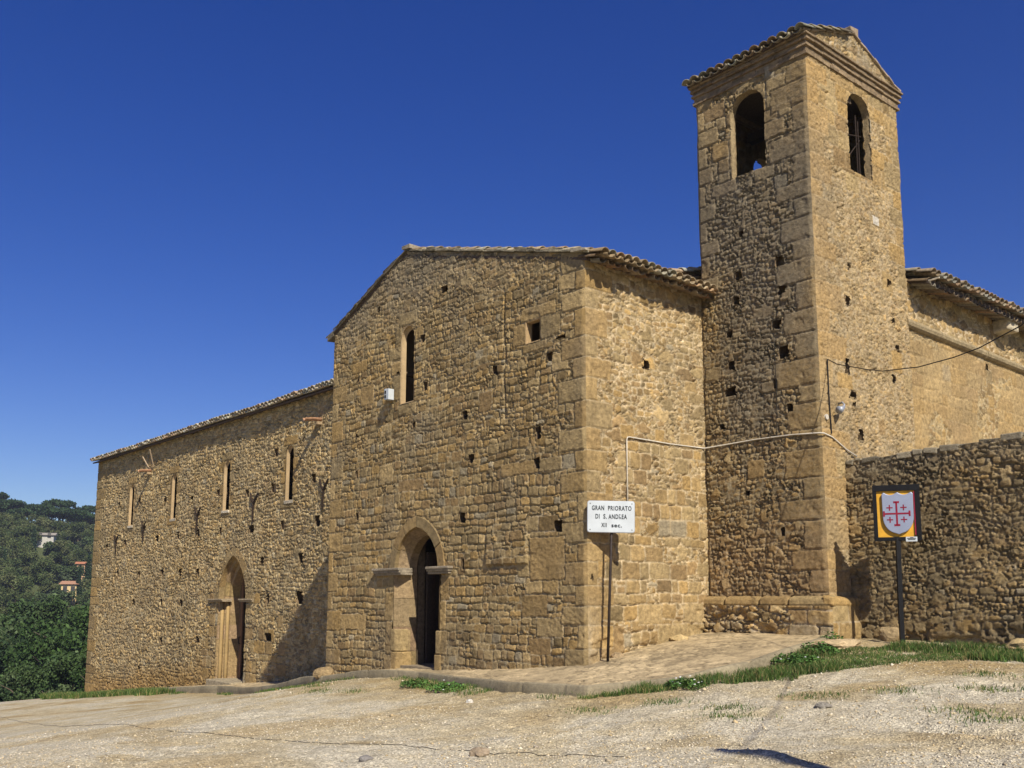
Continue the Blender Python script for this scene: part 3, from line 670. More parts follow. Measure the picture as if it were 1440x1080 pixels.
# --- clay roofs
def tile_template(n=6):
    v = []; f = []
    for s in (0, 1):
        for t in (1.0, .84):
            for k in range(n+1):
                a = math.pi*k/n; r = (.5 if s == 0 else .42)*t
                v.append((-r*math.cos(a), s, r*math.sin(a)))
    m = n+1
    for k in range(n):
        f += [(k, k+1, 2*m+k+1, 2*m+k), (m+k+1, m+k, 3*m+k, 3*m+k+1), (k+1, k, m+k, m+k+1)]
    f += [(0, 2*m, 3*m, m), (n, m+n, 3*m+n, 2*m+n)]
    return np.array(v), np.array(f)
TV, TF = tile_template()
def tiles(name, o, A, B, length, slope, parent, pitch=.205, run=.34, seed=1, thin=None, drop=None, base=(.27, .20, .13)):
    """rows of half round clay tiles: o = left end of the eave, A along the eave, B up the slope"""
    rng = np.random.RandomState(seed)
    o, A, B = np.array(o, float), np.array(A, float), np.array(B, float)
    A /= np.linalg.norm(A); B /= np.linalg.norm(B); Nn = np.cross(A, B); Nn *= np.sign(Nn[2])
    nc = int(length/pitch); nr = max(1, int(slope/run)); V = []; F = []; Cc = []; b = 0
    cols = np.array([(.33, .25, .16), (.26, .20, .14), (.38, .31, .21), (.24, .17, .10), (.30, .27, .21), (.34, .22, .13)])*(np.array(base)/np.array((.27, .20, .13)))
    for i in range(nc+1):
        for j in range(nr):
            if thin and j > thin and j < nr-1: pass
            for kind in (0, 1):
                if kind == 0 and i == nc: continue
                d = rng.uniform(-1, 1, 6)
                a = (i+(.5 if kind == 0 else 0))*pitch+.012*d[0]
                s = j*run+(.03*d[1] if j else .035*d[1])+(0 if kind else -.02)
                T = TV.copy(); wdt = pitch*(1.02 if kind else .95)
                T[:, 0] *= wdt; T[:, 2] *= wdt*(1.0 if kind else -.9); T[:, 1] *= run*1.28
                T[:, 0] += T[:, 1]*.03*d[2]
                up = (.075 if kind else .075)+.03*(1-T[:, 1]/(run*1.28))*1.0+.008*d[3]
                P = o+np.outer(a+T[:, 0], A)+np.outer(s+T[:, 1], B)+np.outer(T[:, 2]*.85+up, Nn)
                V.append(P); F.append(TF+b); b += len(P)
                c = cols[rng.randint(len(cols))]*(.8+.4*rng.rand()); Cc.append(np.repeat(c[None], len(P), 0))
    V = np.vstack(V); F = np.vstack(F)
    if F.shape[1] == 4 and np.linalg.det(np.array([A, B, Nn])) < 0: F = F[:, ::-1]
    if drop is not None: V[:, 2] += drop(V)
    return mesh_np(name, V, F, TILE, parent, np.vstack(Cc))
def unit(*a): return np.array(a)/np.linalg.norm(a)
def roof_slab(name, o, A, B, th, parent, c=(.10, .07, .05)):
    mb = MB(); mb.obox(o, A, B, (0, 0, -th), c); return mb.build(name, WOOD, parent)
# front block: ridge runs back from the gable
t = .281
rf = roof_slab('roof', (.06, -.02, 7.30-.06*t+.035), (-5.70, 0, 5.70*t), (0, 3.28, 0), .05, church); rf['label'] = 'low tiled roof over the gabled front'
tiles('roof_tiles', (.42, .06, 7.335-.42*t+.02), (0, 1, 0), (-1, 0, t), 3.30, 6.2, rf, seed=2, base=(.225, .17, .105), drop=lambda V: .06*(fbm(V[:, 1]*.9, V[:, 0]*.2, 15, 2)-.5)*2*np.clip(1-abs(V[:, 0]-.3), 0, 1))
tiles('eave_tiles', (.27, .06, 7.17), (0, 1, 0), (-1, 0, t), 3.30, .35, rf, seed=12, base=(.17, .12, .075), drop=lambda V: .06*(fbm(V[:, 1]*.9, V[:, 0]*.2, 15, 2)-.5)*2*np.clip(1-abs(V[:, 0]-.3), 0, 1))
t2 = .405
rs = roof_slab('roof', (-9.02, -.02, 7.66), (3.38, 0, 3.38*t2-.04), (0, 3.45, 0), .06, church); rs['label'] = 'left slope of the roof over the gabled front'
tiles('roof_tiles', (-9.12, .08, 7.62), (0, 1, 0), (1, 0, t2), 3.2, 3.7, rs, seed=3)
# long nave: the tiles sag and wander a little along the eave
tn = .27
sag = lambda V: .10*(fbm(V[:, 0]*.35, V[:, 1]*.1, 18, 3)-.5)
rn = roof_slab('roof', (-36.65, YN-.25, 7.75), (36.35, 0, 0), (0, 4.6, 4.6*tn), .06, church); rn['label'] = 'long tiled roof of the nave'
tiles('roof_tiles', (-36.68, YN-.31, 7.765), (1, 0, 0), (0, 1, tn), 36.3, 4.8, rn, seed=4, pitch=.23, drop=sag, base=(.31, .255, .18))
rb = roof_slab('roof', (-36.85, YN+4.3, 7.75+4.58*tn), (36.55, 0, 0), (0, 4.6, -4.6*tn), .06, church); rb['label'] = 'rear slope of the nave roof'
# verge of thin slabs along the gable
mb = MB(); x = -8.98
while x < .12:
    l = random.uniform(.16, .42); k = random.uniform(0, 1); xe = min(x+l, .14)
    if x < -5.64 < xe: xe = -5.64
    za, zb_ = gz(x), gz(xe)
    for lay in range(2):
        if lay == 1 and random.random() < .75: continue
        o_ = .012+lay*.045
        mb.obox((x, -.055-.03*random.random(), za+o_), (xe-x-.004, 0, zb_-za), (0, .36, 0), (0, 0, .026+.02*random.random()), np.array((.27, .235, .16) if x > -5.64 else (.15, .125, .085))*(.75+.5*random.random()), .010)
    x = xe
mb.obox((-5.78, -.09, 9.06), (.32, 0, -.03), (0, .4, 0), (0, 0, .09), (.40, .34, .25), .02)
mb.obox((-.28, -.10, 7.50), (.40, 0, -.09), (0, .4, 0), (0, 0, .06), (.42, .36, .26), .015)
mb.obox((-9.05, -.06, 7.60), (.3, 0, .08), (0, .4, 0), (0, 0, .12), (.19, .16, .11), .02)
mb.build('verge_stones', STONE, church, bevel=.01)

# --- water spouts and forked iron brackets on the long wall
for x, z, ln, lb in ((-15.25, 6.92, .62, 'clay water spout near the gabled front'), (-29.65, 6.72, .55, 'clay water spout far along the long wall')):
    mb = MB()
    n = 10; v = []; r = .10
    for s, (y, dz) in enumerate(((YN+.15, .03), (YN-ln*.5, 0), (YN-ln, -.04))):
        for rr in (r, r*.72):
            for k in range(n+1):
                a = math.pi+math.pi*k/n; v.append((x+rr*math.cos(a), y, z+dz+rr*math.sin(a)))
    m = n+1; f = []
    for s in range(2):
        b0 = s*2*m; b1 = b0+2*m
        for k in range(n): f += [(b0+k, b0+k+1, b1+k+1, b1+k), (b0+m+k+1, b0+m+k, b1+m+k, b1+m+k+1)]
        f += [(b0, b1, b1+m, b0+m), (b0+n, b0+m+n, b1+m+n, b1+n)]
    for k in range(n): f.append((4*m+k, 4*m+k+1, 5*m+k+1, 5*m+k))
    mb.add(v, f, (.42, .24, .14))
    mb.obox((x-.07, YN-.2, z-.2), (.14, 0, 0), (0, .3, 0), (0, 0, .1), (.3, .22, .13), .01)
    o = mb.build('water_spout', TILE, church); o['label'] = lb
for x, z, s in ((-14.89, 4.62, 1), (-19.69, 4.55, 1.05), (-24.45, 4.42, 1.0), (-30.02, 4.25, .9), (-33.32, 3.82, .85)):
    mb = MB(); y = YN-.06
    mb.tube([(x, y, z+.02), (x-.015, y-.02, z-.25*s), (x-.03, y, z-.62*s)], .045, 6, r2=.03)
    mb.tube([(x, y, z-.02), (x-.13*s, y-.04, z+.14*s), (x-.23*s, y-.02, z+.34*s)], .045, 6, r2=.03)
    mb.tube([(x, y, z-.02), (x+.15*s, y-.04, z+.14*s), (x+.30*s, y-.02, z+.31*s)], .045, 6, r2=.03)
    mb.build('iron_anchor', RUST, church)
for p_, q_ in (((-29.75, YN-.04, 6.75), (-29.95, YN-.3, 7.3)), ((-29.3, YN-.04, 6.8), (-29.05, YN-.34, 7.5))):
    mb = MB(); mb.tube([p_, q_], .025, 6, (.4, .3, .2)); mb.build('spout_strut', WOOD, church)

# --- choir behind the tower
CX = 2.55
def style_choir(u, z):
    h, c, cu, cz, r, e = coursed(u, z, .36, .62, 36, .016, .010, (.42, .31, .16), .02)
    c = c*.55+np.array((.44, .30, .135))*.47
    h2, c2, cu, cz, r = rubble(u, z, .2, .14, 37, .02, .12, (.5, .39, .22))
    pm = sst(.56, .64, fbm(u*.9, z*.9, 38, 3))
    h, c = pick((h, c), (h2, c2), pm > .5)
    h3, c3, cu, cz, r = rubble(u, z, .36, .24, 39, .035, .10, (.58, .46, .29))
    h, c = pick((h, c), (h3, c3), z > 6.82)
    s = np.abs(u-10.12); h = h-.03*sst(.05, .02, s)*(z < 6.7)
    h, c = blocks(h, c, u, z, [(10.16, 10.45, 5.2+.3*k, 5.5+.3*k) for k in range(4)], .03, 57)
    return h, weather(c, u, z, 75, .15)
wall('choir_wall', (CX, 0, 0), (0, 1, 0), (1, 0, 0), 6.5, 17, cst(.2), cst(7.75), .026, style_choir, STONE, church, [], [(10.25, 6.45, .16, .14), (12.2, 5.6, .1, .14)], label='smooth block wall behind the bell tower')
mb = MB()
for a, b in ((6.55, 10.1), (10.14, 12.4), (12.43, 17)):
    mb.tube([(CX+.02, a, 6.80-.02*(a-6.6)), (CX+.02, b, 6.80-.02*(b-6.6))], .10, 10, (.36, .28, .16))
mb.build('string_course', STONE, church, smooth=False)
mb = MB(); mb.obox((CX-.1, 10.62, 7.32), (.52, 0, .04), (0, .5, 0), (0, 0, .3), (.55, .47, .33), .04); mb.build('corbel', STONE, church, bevel=.05)
rc = roof_slab('roof', (CX+.46, 6.75, 7.66), (-5.5, 0, 5.5*.28), (0, 10.5, 0), .10, church, (.06, .045, .035)); rc['label'] = 'tiled roof of the choir behind the bell tower'
tiles('roof_tiles', (CX+.58, 6.80, 7.66), (0, 1, 0), (-1, 0, .28), 10.3, 3.2, rc, seed=5, base=(.18, .14, .095))
tiles('eave_tiles', (CX+.42, 6.80, 7.50), (0, 1, 0), (-1, 0, .28), 10.3, .35, rc, seed=13, base=(.15, .11, .07))
mb = MB(); mb.obox((CX+.40, 6.78, 7.60), (.3, -.05, .0), (0, .03, 0), (0, 0, .03), (.6, .55, .45)); mb.build('verge_stones', STONE, rc)
for k in range(1): pass

# ================================================================== bell tower
tower = empty('bell_tower', (TX/2, TY+TD/2, .6), 'square sandstone bell tower with arched openings and a small tiled gable roof', 'bell tower')
Z0, ZC = -.3, 11.37
T_F = arch(1.27, .40, 9.49, 10.80, 11.17); T_R = arch(5.07, .42, 9.49, 10.78, 11.18)
def style_tower_f(u, z):
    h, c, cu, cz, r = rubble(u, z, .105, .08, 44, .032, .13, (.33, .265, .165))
    h2, c2, cu, cz, r = rubble(u, z, .27, .2, 45, .040, .09, (.35, .28, .18))
    h, c = pick((h, c), (h2, c2), r < .16+.3*sst(4, 2, cz))
    h3, c3, cu, cz, r, e = coursed(u, z, .092, .135, 113, .029, .016, (.34, .27, .16), .12)
    h, c = pick((h, c), (h3, c3*(.75+.5*r)[..., None]), hsh(np.floor(cu*40), np.floor(cz*40), 9) < .45)
    h3, c3, cu, cz, r, e = coursed(u, z, .28, .40, 46, .032)
    h, c = pick((h, c), (h3, c3), r < .05+.75*sst(9.0, 9.6, cz))
    d = TX-u
    ins, hq, cq = quoins(u, z, d, 47, .43, .80, .42, .034, 0, .05)
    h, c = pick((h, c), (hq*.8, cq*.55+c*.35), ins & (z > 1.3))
    ins, hq, cq = quoins(u, z, u, 48, .4, .5, .25, .034, 0)
    h, c = pick((h, c), (hq, cq), ins & (z > 7.2))
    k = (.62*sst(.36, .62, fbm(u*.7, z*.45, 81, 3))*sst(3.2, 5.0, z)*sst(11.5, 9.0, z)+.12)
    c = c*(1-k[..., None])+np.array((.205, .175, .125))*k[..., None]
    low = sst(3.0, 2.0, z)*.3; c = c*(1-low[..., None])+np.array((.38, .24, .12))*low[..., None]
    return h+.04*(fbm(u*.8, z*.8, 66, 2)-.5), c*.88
HT = [(.94, 7.49), (1.89, 7.52), (1.92, 6.95), (.88, 6.99), (.68, 6.35), (1.77, 6.32), (1.89, 5.77, .17, .2), (.72, 5.73), (.68, 5.21, .19, .2), (1.70, 5.19, .13, .2), (1.75, 2.45, .08, .12)]
HT = [(q[0], q[1], q[2] if len(q) > 2 else .14, q[3] if len(q) > 2 else .16) for q in HT+[(1.05, 8.3, .1, .1), (2.0, 4.7, .1, .13), (.45, 4.55, .1, .12), (1.0, 3.2, .1, .1)]]
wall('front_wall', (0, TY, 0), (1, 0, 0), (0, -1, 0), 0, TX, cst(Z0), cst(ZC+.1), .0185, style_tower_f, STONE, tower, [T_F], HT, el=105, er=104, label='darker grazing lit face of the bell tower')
def style_tower_r(u, z):
    h, c, cu, cz, r = rubble(u, z, .11, .08, 54, .022, .17, (.46, .36, .22), .3, 1.0)
    c = c*.75+np.array((.44, .33, .19))*.25
    h2, c2, cu, cz, r, e = coursed(u, z, .34, .45, 55, .018, .012, (.42, .31, .17))
    h, c = pick((h, c), (h2, c2), r < .08+.6*sst(9.0, 9.8, cz)+.4*sst(3, 2, cz))
    ins, hq, cq = quoins(u, z, u-TY, 47, .43, .80, .42, .02, 1, .05)
    h, c = pick((h, c), (hq*.9, cq*.6+np.array((.44, .29, .13))*.42), ins & (z > 1.3))
    ins, hq, cq = quoins(u, z, TY+TD-u, 49, .46, .6, .35, .02, 1, .04)
    h, c = pick((h, c), (hq, cq), ins & (z > 7.5))
    pit = sst(.70, .78, vn(u*26, z*26, 58)); h = h-.02*pit
    c = weather(c, u, z, 76, .32)
    h, c = blocks(h, c, u, z, [(5.35, 5.75, 8.55, 8.75), (5.15, 5.45, 11.0, 11.2)], .022, 59)
    k = ((u > 5.38) & (u < 5.62) & (z > 8.58) & (z < 8.76))
    c = np.where(k[..., None], np.array((.60, .54, .44)), c)
    return h, c
HR = [(5.91, 7.48, .1, .12), (4.34, 6.79, .12, .17), (5.97, 6.75, .1, .15), (6.09, 6.19, .13, .11), (4.2, 5.51, .12, .24), (5.89, 5.53, .12, .14), (4.36, 4.99, .15, .13), (4.56, 4.26, .13, .2), (4.38, 4.83, .08, .08), (4.45, 7.5, .08, .08)]
wall('side_wall', (TX, 0, 0), (0, 1, 0), (1, 0, 0), TY, TY+TD, cst(Z0), cst(ZC+.1), .0185, style_tower_r, STONE, tower, [T_R], HR, el=104, er=106, label='sunlit face of the bell tower')
T_B = arch(1.31, .40, 9.49, 10.80, 11.17); T_W = arch(5.36, .34, 9.3, 10.45, 10.80)
wall('back_wall', (0, TY+TD, 0), (1, 0, 0), (0, 1, 0), 0, TX, cst(5), cst(ZC+.1), .05, style_plain, STONE, tower, [], er=106)
wall('west_wall', (0, 0, 0), (0, 1, 0), (-1, 0, 0), TY, TY+TD, cst(5), cst(ZC+.1), .05, style_plain, STONE, tower, [T_W], el=105)
tower.children[-1].name = 'rear_wall'
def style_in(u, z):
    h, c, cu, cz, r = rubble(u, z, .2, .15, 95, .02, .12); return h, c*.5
TH = .13
for nm, O, U_, Nn_, a, b, op in (('inner_wall', (0, TY+TH, 0), (1, 0, 0), (0, 1, 0), TH, TX-TH, T_F), ('inner_wall', (TX-TH, 0, 0), (0, 1, 0), (-1, 0, 0), TY+TH, TY+TD-TH, T_R),
                             ('inner_wall', (0, TY+TD-TH, 0), (1, 0, 0), (0, -1, 0), TH, TX-TH, None), ('inner_wall', (TH, 0, 0), (0, 1, 0), (1, 0, 0), TY+TH, TY+TD-TH, T_W)):
    wall(nm, O, U_, Nn_, a, b, cst(6.8), cst(11.7), .05, style_in, STONE, tower, [op] if op else [])
def opening(fr, op, label):
    cx = (op[0][0]+op[-1][0])/2
    def off(d): return [(a+d*(1 if a > cx+.01 else -1 if a < cx-.01 else 0), b+(d if b > 10 else -d)) for a, b in op]
    o = loft('arched_opening', fr, [(off(.03), -.006), (off(.004), .006), (op, .05), (op, TH+.02)], STONE, tower, (.36, .27, .15), seed=8)
    o['label'] = label; return o
oF = opening(frontal((0, TY, 0)), T_F, 'arched opening on the darker face')
oR = opening(east((TX, 0, 0)), T_R, 'arched opening on the sunlit face with thin iron bars')
oW = opening(frame_of((0, 0, 0), (0, 1, 0), (-1, 0, 0)), T_W, 'arched opening on the side away from the sun')
mb = MB()
mb.tube([(TX-.2, 4.66, 10.32), (TX-.2, 5.48, 10.5)], .014, 6); mb.tube([(TX-.2, 5.30, 9.5), (TX-.2, 5.30, 10.9)], .014, 6); mb.tube([(TX-.2, 5.38, 9.5), (TX-.2, 5.38, 10.8)], .014, 6)
mb.tube([(TX-.22, 4.7, 9.62), (TX-.22, 5.46, 10.42)], .012, 6)
mb.build('iron_bars', RUST, oR)
mb = MB(); mb.box((.1, TY+.1, 6.7), (TX-.1, TY+TD-.1, 6.9), (.2, .15, .1)); mb.build('belfry_floor', STONE, tower)
mb = MB(); mb.box((.1, TY+.1, 11.46), (TX-.1, TY+TD-.1, 11.56), (.12, .09, .06)); mb.build('ceiling', WOOD, tower)
wall('pediment', (0, 0, 0), (0, 1, 0), (-1, 0, 0), TY-.1, TY+TD+.1, cst(11.75), lambda a: 11.79+.60*(1-abs(a-(TY+TD/2))/(TD/2+.1)), .06, style_plain, STONE, tower)
# moulded footing
def style_plinth(u, z):
    h, c, cu, cz, r = rubble(u, z, .26, .2, 83, .06, .10, (.42, .34, .23))
    h2, c2, cu, cz, r, e = coursed(u, z, .32, .55, 84, .03, .016)
    h, c = pick((h, c), (h2, c2), u > 1.75+.25*np.sin(z*9))
    h = h-.10*sst(.45, .75, fbm(u*2.2, z*3.2, 85, 3))*(u < 1.9)
    k = .35*sst(.4, .7, fbm(u*3, z*4, 86, 3)); c = c*(1-k[..., None])+np.array((.36, .32, .25))*k[..., None]
    return h, c
PLZ = 1.28
wall('plinth', (0, TY-.14, 0), (1, 0, 0), (0, -1, 0), -.02, TX+.14, cst(Z0), cst(PLZ-.16), .018, style_plinth, STONE, tower, er=107, label='rough eroded footing of the bell tower')
wall('plinth', (TX+.14, 0, 0), (0, 1, 0), (1, 0, 0), TY-.14, TY+1.6, cst(Z0), cst(PLZ-.16), .025, lambda u, z: coursed(u, z, .36, .6, 87, .02)[:2], STONE, tower, el=107, label='smooth sunlit footing of the bell tower')
mb = MB()
x = -.05
for l in (.52, .78, .62, .86):     # slabs of the sloping ledge
    e = min(x+l, TX+.17); mb.add([(x+.01, TY-.17, PLZ-.17), (e-.01, TY-.17, PLZ-.17), (e-.01, TY-.15, PLZ-.03), (x+.01, TY-.15, PLZ-.03), (x+.01, TY+.05, PLZ+.03), (e-.01, TY+.05, PLZ+.03), (x+.01, TY+.05, PLZ-.17), (e-.01, TY+.05, PLZ-.17)],
        [(0, 1, 2, 3), (3, 2, 5, 4), (0, 3, 4, 6), (1, 7, 5, 2), (0, 6, 7, 1), (4, 5, 7, 6)], PAL[[0, 1, 6, 3][int(x*1.4) % 4]]*.92); x = e
for a, b in ((TY-.165, TY+.6), (TY+.61, TY+1.6)):
    mb.add([(TX+.17, a, PLZ-.17), (TX+.17, b, PLZ-.17), (TX+.15, b, PLZ-.03), (TX+.15, a, PLZ-.03), (TX-.05, a, PLZ+.028), (TX-.05, b, PLZ+.028), (TX-.05, a, PLZ-.17), (TX-.05, b, PLZ-.17)],
        [(0, 1, 2, 3), (3, 2, 5, 4), (0, 3, 4, 6), (1, 7, 5, 2), (0, 6, 7, 1), (4, 5, 7, 6)], PAL[2])
mb.build('plinth_ledge', STONE, tower, bevel=.04)
# stepped brick cornice
mb = MB(); random.seed(3)
for k, (z0_, z1_, pr) in enumerate(((11.37, 11.43, .045), (11.435, 11.53, .02), (11.535, 11.58, .06), (11.585, 11.64, .035), (11.645, 11.685, .085), (11.69, 11.73, .07), (11.733, 11.77, .105))):
    x0_, x1_, y0_, y1_ = -pr, TX+pr, TY-pr, TY+TD+pr; wb = .28
    for (ax, a0, a1) in ((0, x0_, x1_), (1, y0_+wb, y1_-wb)):
        p = a0
        while p < a1-.01:
            q = min(p+random.uniform(.24, .36), a1); q = a1 if a1-q < .1 else q
            for side in (0, 1):
                j = random.uniform(-.012, .008); c = np.array((.27, .195, .115))*(.75+.5*random.random())
                if ax == 0: 
                    if side == 0: mb.box((p+.002, y0_-j, z0_), (q-.002, y0_+wb, z1_), c, .004)
                    else: mb.box((p+.002, y1_-wb, z0_), (q-.002, y1_+j, z1_), c, .004)
                else:
                    if side == 0: mb.box((x0_-j, p+.002, z0_), (x0_+wb, q-.002, z1_), c, .004)
                    else: mb.box((x1_-wb, p+.002, z0_), (x1_+j, q-.002, z1_), c, .004)
            p = q
mb.build('cornice', STONE, tower, bevel=.006)
YM = TY+TD/2
def style_ped(u, z):
    h, c, cu, cz, r = rubble(u, z, .17, .12, 92, .03, .12, (.46, .38, .26)); return h, weather(c, u, z, 93, .5, 1.5)
wall('pediment', (TX, 0, 0), (0, 1, 0), (1, 0, 0), TY-.1, TY+TD+.1, cst(11.75), lambda a: 11.79+.62*(1-abs(a-YM)/(TD/2+.1)), .02, style_ped, STONE, tower)
rt = roof_slab('roof', (-.1, TY-.14, 11.79), (TX+.06, 0, 0), (0, TD/2+.14, .60), .03, tower)
tiles('roof_tiles', (-.08, TY-.17, 11.725), (1, 0, 0), (0, TD/2+.17, .60), TX+.16, 1.85, rt, seed=6, pitch=.21, base=(.18, .145, .095))
rt2 = roof_slab('roof', (-.1, YM, 12.39), (TX+.06, 0, 0), (0, TD/2+.14, -.60), .03, tower)
tiles('roof_tiles', (TX-.25, TY+TD+.16, 11.74), (-1, 0, 0), (0, -TD/2-.16, .60), TX-.15, 1.8, rt2, seed=7, pitch=.24, base=(.24, .19, .13))
mb = MB()
for s in (-1, 1):
    n = 7
    for k in range(n):
        a = k/n; b = (k+.96)/n; l = TD/2+.12
        mb.obox((TX-.16, YM+s*a*l, 12.42-.63*a), (.22, 0, 0), (0, s*(b-a)*l, -.63*(b-a)), (0, 0, .05), np.array((.36, .28, .19))*(.7+.6*random.random()), .012)
mb.obox((TX-.2, YM-.14, 12.43), (.26, 0, 0), (0, .28, 0), (0, 0, .11), (.38, .29, .2), .03)
mb.build('verge_stones', STONE, tower, bevel=.012)
# bell
bell = empty('bell', (1.25, 4.95, 10.6), 'bronze bell hanging in the dark belfry of the tower', 'bell')
prof = [(.0, .52), (.10, .50), (.15, .44), (.17, .30), (.20, .15), (.26, .04), (.30, 0), (.27, 0), (.2, .06)]
mb = MB(); n = 20; v = [(1.25+r*math.cos(2*math.pi*k/n), 4.95+r*math.sin(2*math.pi*k/n), 10.5+z) for r, z in prof for k in range(n)]
mb.add(v, [(i*n+k, i*n+(k+1) % n, (i+1)*n+(k+1) % n, (i+1)*n+k) for i in range(len(prof)-1) for k in range(n)])
mb.build('bell_body', plain_mat('old_bronze', (.06, .06, .04), .5, .3, metal=.8), bell, smooth=True)
mb = MB(); mb.box((.12, 4.86, 11.02), (2.5, 5.04, 11.2), (.08, .06, .04)); mb.build('yoke', WOOD, bell)

# ================================================================== boundary wall
bw = empty('boundary_wall', (6, 4.2, .45), 'rough dark rubble boundary wall running right from the bell tower', 'wall')
def style_bw(u, z):
    h, c, cu, cz, r = rubble(u, z, .105, .075, 101, .030, .15, (.34, .26, .145), .3, .8)
    h3, c3, cu, cz, r, e = coursed(u, z, .10, .145, 115, .029, .018, (.33, .25, .14), .13)
    h, c = pick((h, c), (h3, c3*(.75+.5*r)[..., None]), hsh(np.floor(cu*40), np.floor(cz*40), 9) < .45)
    h2, c2, cu, cz, r = rubble(u, z, .20, .14, 102, .028, .09, (.33, .25, .14), .2, .9)
    h, c = pick((h, c), (h2, c2), r < .16+.35*sst(1.2, .7, cz))
    c = c*.86
    k = .6*sst(.38, .66, fbm(u*.8, z*.8, 103, 4)); c = c*(1-k[..., None])+np.array((.185, .15, .09))*k[..., None]
    k = .5*sst(3.2, 3.6, z+.3*(fbm(u*2, z*2, 104, 3)-.5)); c = c*(1-k[..., None])+np.array((.27, .225, .15))*k[..., None]
    foot = sst(.9, .6, z+.2*(fbm(u*2, z, 105, 2)-.5)); h = h-.10*foot*sst(.45, .6, fbm(u*4, z*4, 106, 3))
    return h+.06*(fbm(u*.9, z*.9, 67, 2)-.5), c
wall('wall_face', (0, 3.99, 0), (1, 0, 0), (0, -1, 0), TX-.02, 10.5, cst(-.2), lambda a: 3.66+.035*(a-TX)+.05*float(fbm(np.array(a*2.5), np.array(1.), 107, 3)), .0185, style_bw, STONE, bw)
mb = MB(); x = TX+.02
while x < 10.5:
    l = random.uniform(.14, .4); zt = 3.66+.035*(x-TX)+.05*float(fbm(np.array(x*2.5), np.array(1.), 107, 3))
    mb.obox((x, 3.97+random.uniform(-.02, .03), zt-.06), (l-.01, 0, 0), (0, .5, 0), (0, 0, .07+random.uniform(0, .06)), np.array((.25, .215, .15))*(.7+.6*random.random()), .025); x += l
mb.build('coping_stones', STONE, bw, bevel=.02)
mb = MB(); mb.box((TX+.05, 4.06, -.2), (10.45, 4.5, 3.62), (.3, .24, .15)); mb.build('wall_core', STONE, bw)

# ================================================================== ground, pavement, kerb
random.seed(11)
def axis(brk):
    out = []
    for a, b, s0, s1 in brk:
        x = a; 
        while x < b-1e-6:
            out.append(x); k = (x-a)/(b-a); x += s0+(s1-s0)*k
    out.append(brk[-1][1]); return np.array(out)
gx = axis([(-900, -420, 40, 12), (-420, -200, 6, 6), (-200, -60, 6, 2), (-60, -37, .8, .25), (-37, -12, .22, .12), (-12, -1.5, .10, .045), (-1.5, 9.8, .04, .04), (9.8, 20, .05, 1.2), (20, 120, 1.2, 15), (120, 700, 20, 60)])
gy = axis([(-700, -80, 60, 12), (-80, -20, 8, 1), (-20, -11, .8, .08), (-11, 1, .045, .045), (1, 4.3, .045, .05), (4.3, 10, .08, .8), (10, 60, 1, 6), (60, 300, 6, 10), (300, 900, 15, 60)])
X, Y = np.meshgrid(gx, gy); Z = terrain(X, Y)
# ruts and lumps of the trodden yard
def bump(cx, cy, rx, ry, h, ang=0):
    c, s = math.cos(ang), math.sin(ang); a = ((X-cx)*c+(Y-cy)*s)/rx; b = (-(X-cx)*s+(Y-cy)*c)/ry
    return h*np.exp(-(a*a+b*b))
lum = .06*(fbm(X*1.6, Y*1.6, 201, 4)-.5)+.05*(fbm(X*7, Y*7, 202, 3)-.5)*sst(.38, .6, fbm(X*.7, Y*.7, 203, 3))+.014*(fbm(X*11, Y*11, 204, 2)-.5)
near = sst(14, 9, np.hypot(X-5, Y+4))
Z = Z+lum*near
Z = Z-bump(7.75, -2.75, .75, .22, .15, -.35)+bump(7.9, -3.05, .7, .16, .08, -.35)     # eroded rut at the right
Z = Z+bump(6.75, -4.42, .55, .10, .10, -.33)-bump(6.66, -4.22, .55, .10, .10, -.33)  # added ridge and dip, shaped only to throw a dark streak of shadow
ii = np.arange(X.size).reshape(X.shape)
F_ = np.stack([ii[:-1, :-1], ii[:-1, 1:], ii[1:, 1:], ii[1:, :-1]], -1).reshape(-1, 4)
GV = np.stack([X, Y, Z], -1).reshape(-1, 3)

gm, t, b = node_mat('gravel_and_sand'); L = t.links.new
co = N(t, 'ShaderNodeTexCoord')
n1 = N(t, 'ShaderNodeTexNoise', Scale=.42, Detail=7., Roughness=.62, Distortion=.5); n2 = N(t, 'ShaderNodeTexNoise', Scale=22., Detail=8., Roughness=.75); n3 = N(t, 'ShaderNodeTexNoise', Scale=3.2, Detail=6., Roughness=.65)
for n in (n1, n2, n3): L(co.outputs['Object'], n.inputs['Vector'])
vo = N(t, 'ShaderNodeTexVoronoi', Scale=52.); L(co.outputs['Object'], vo.inputs['Vector'])
r1 = N(t, 'ShaderNodeValToRGB'); e = r1.color_ramp.elements
e[0].position = .36; e[0].color = (.44, .345, .195, 1); e[1].position = .56; e[1].color = (.52, .465, .345, 1); x = e.new(.46); x.color = (.48, .405, .26, 1)
L(n1.outputs['Fac'], r1.inputs['Fac'])
r2 = N(t, 'ShaderNodeMapRange'); r2.inputs['From Min'].default_value = .25; r2.inputs['From Max'].default_value = .75; r2.inputs['To Min'].default_value = .52; r2.inputs['To Max'].default_value = 1.42; L(n2.outputs['Fac'], r2.inputs['Value'])
r3 = N(t, 'ShaderNodeMapRange'); r3.inputs['From Min'].default_value = .3; r3.inputs['From Max'].default_value = .7; r3.inputs['To Min'].default_value = .74; r3.inputs['To Max'].default_value = 1.16; L(n3.outputs['Fac'], r3.inputs['Value'])
mu0 = N(t, 'ShaderNodeMath', _operation='MULTIPLY'); L(r2.outputs[0], mu0.inputs[0]); L(r3.outputs[0], mu0.inputs[1])
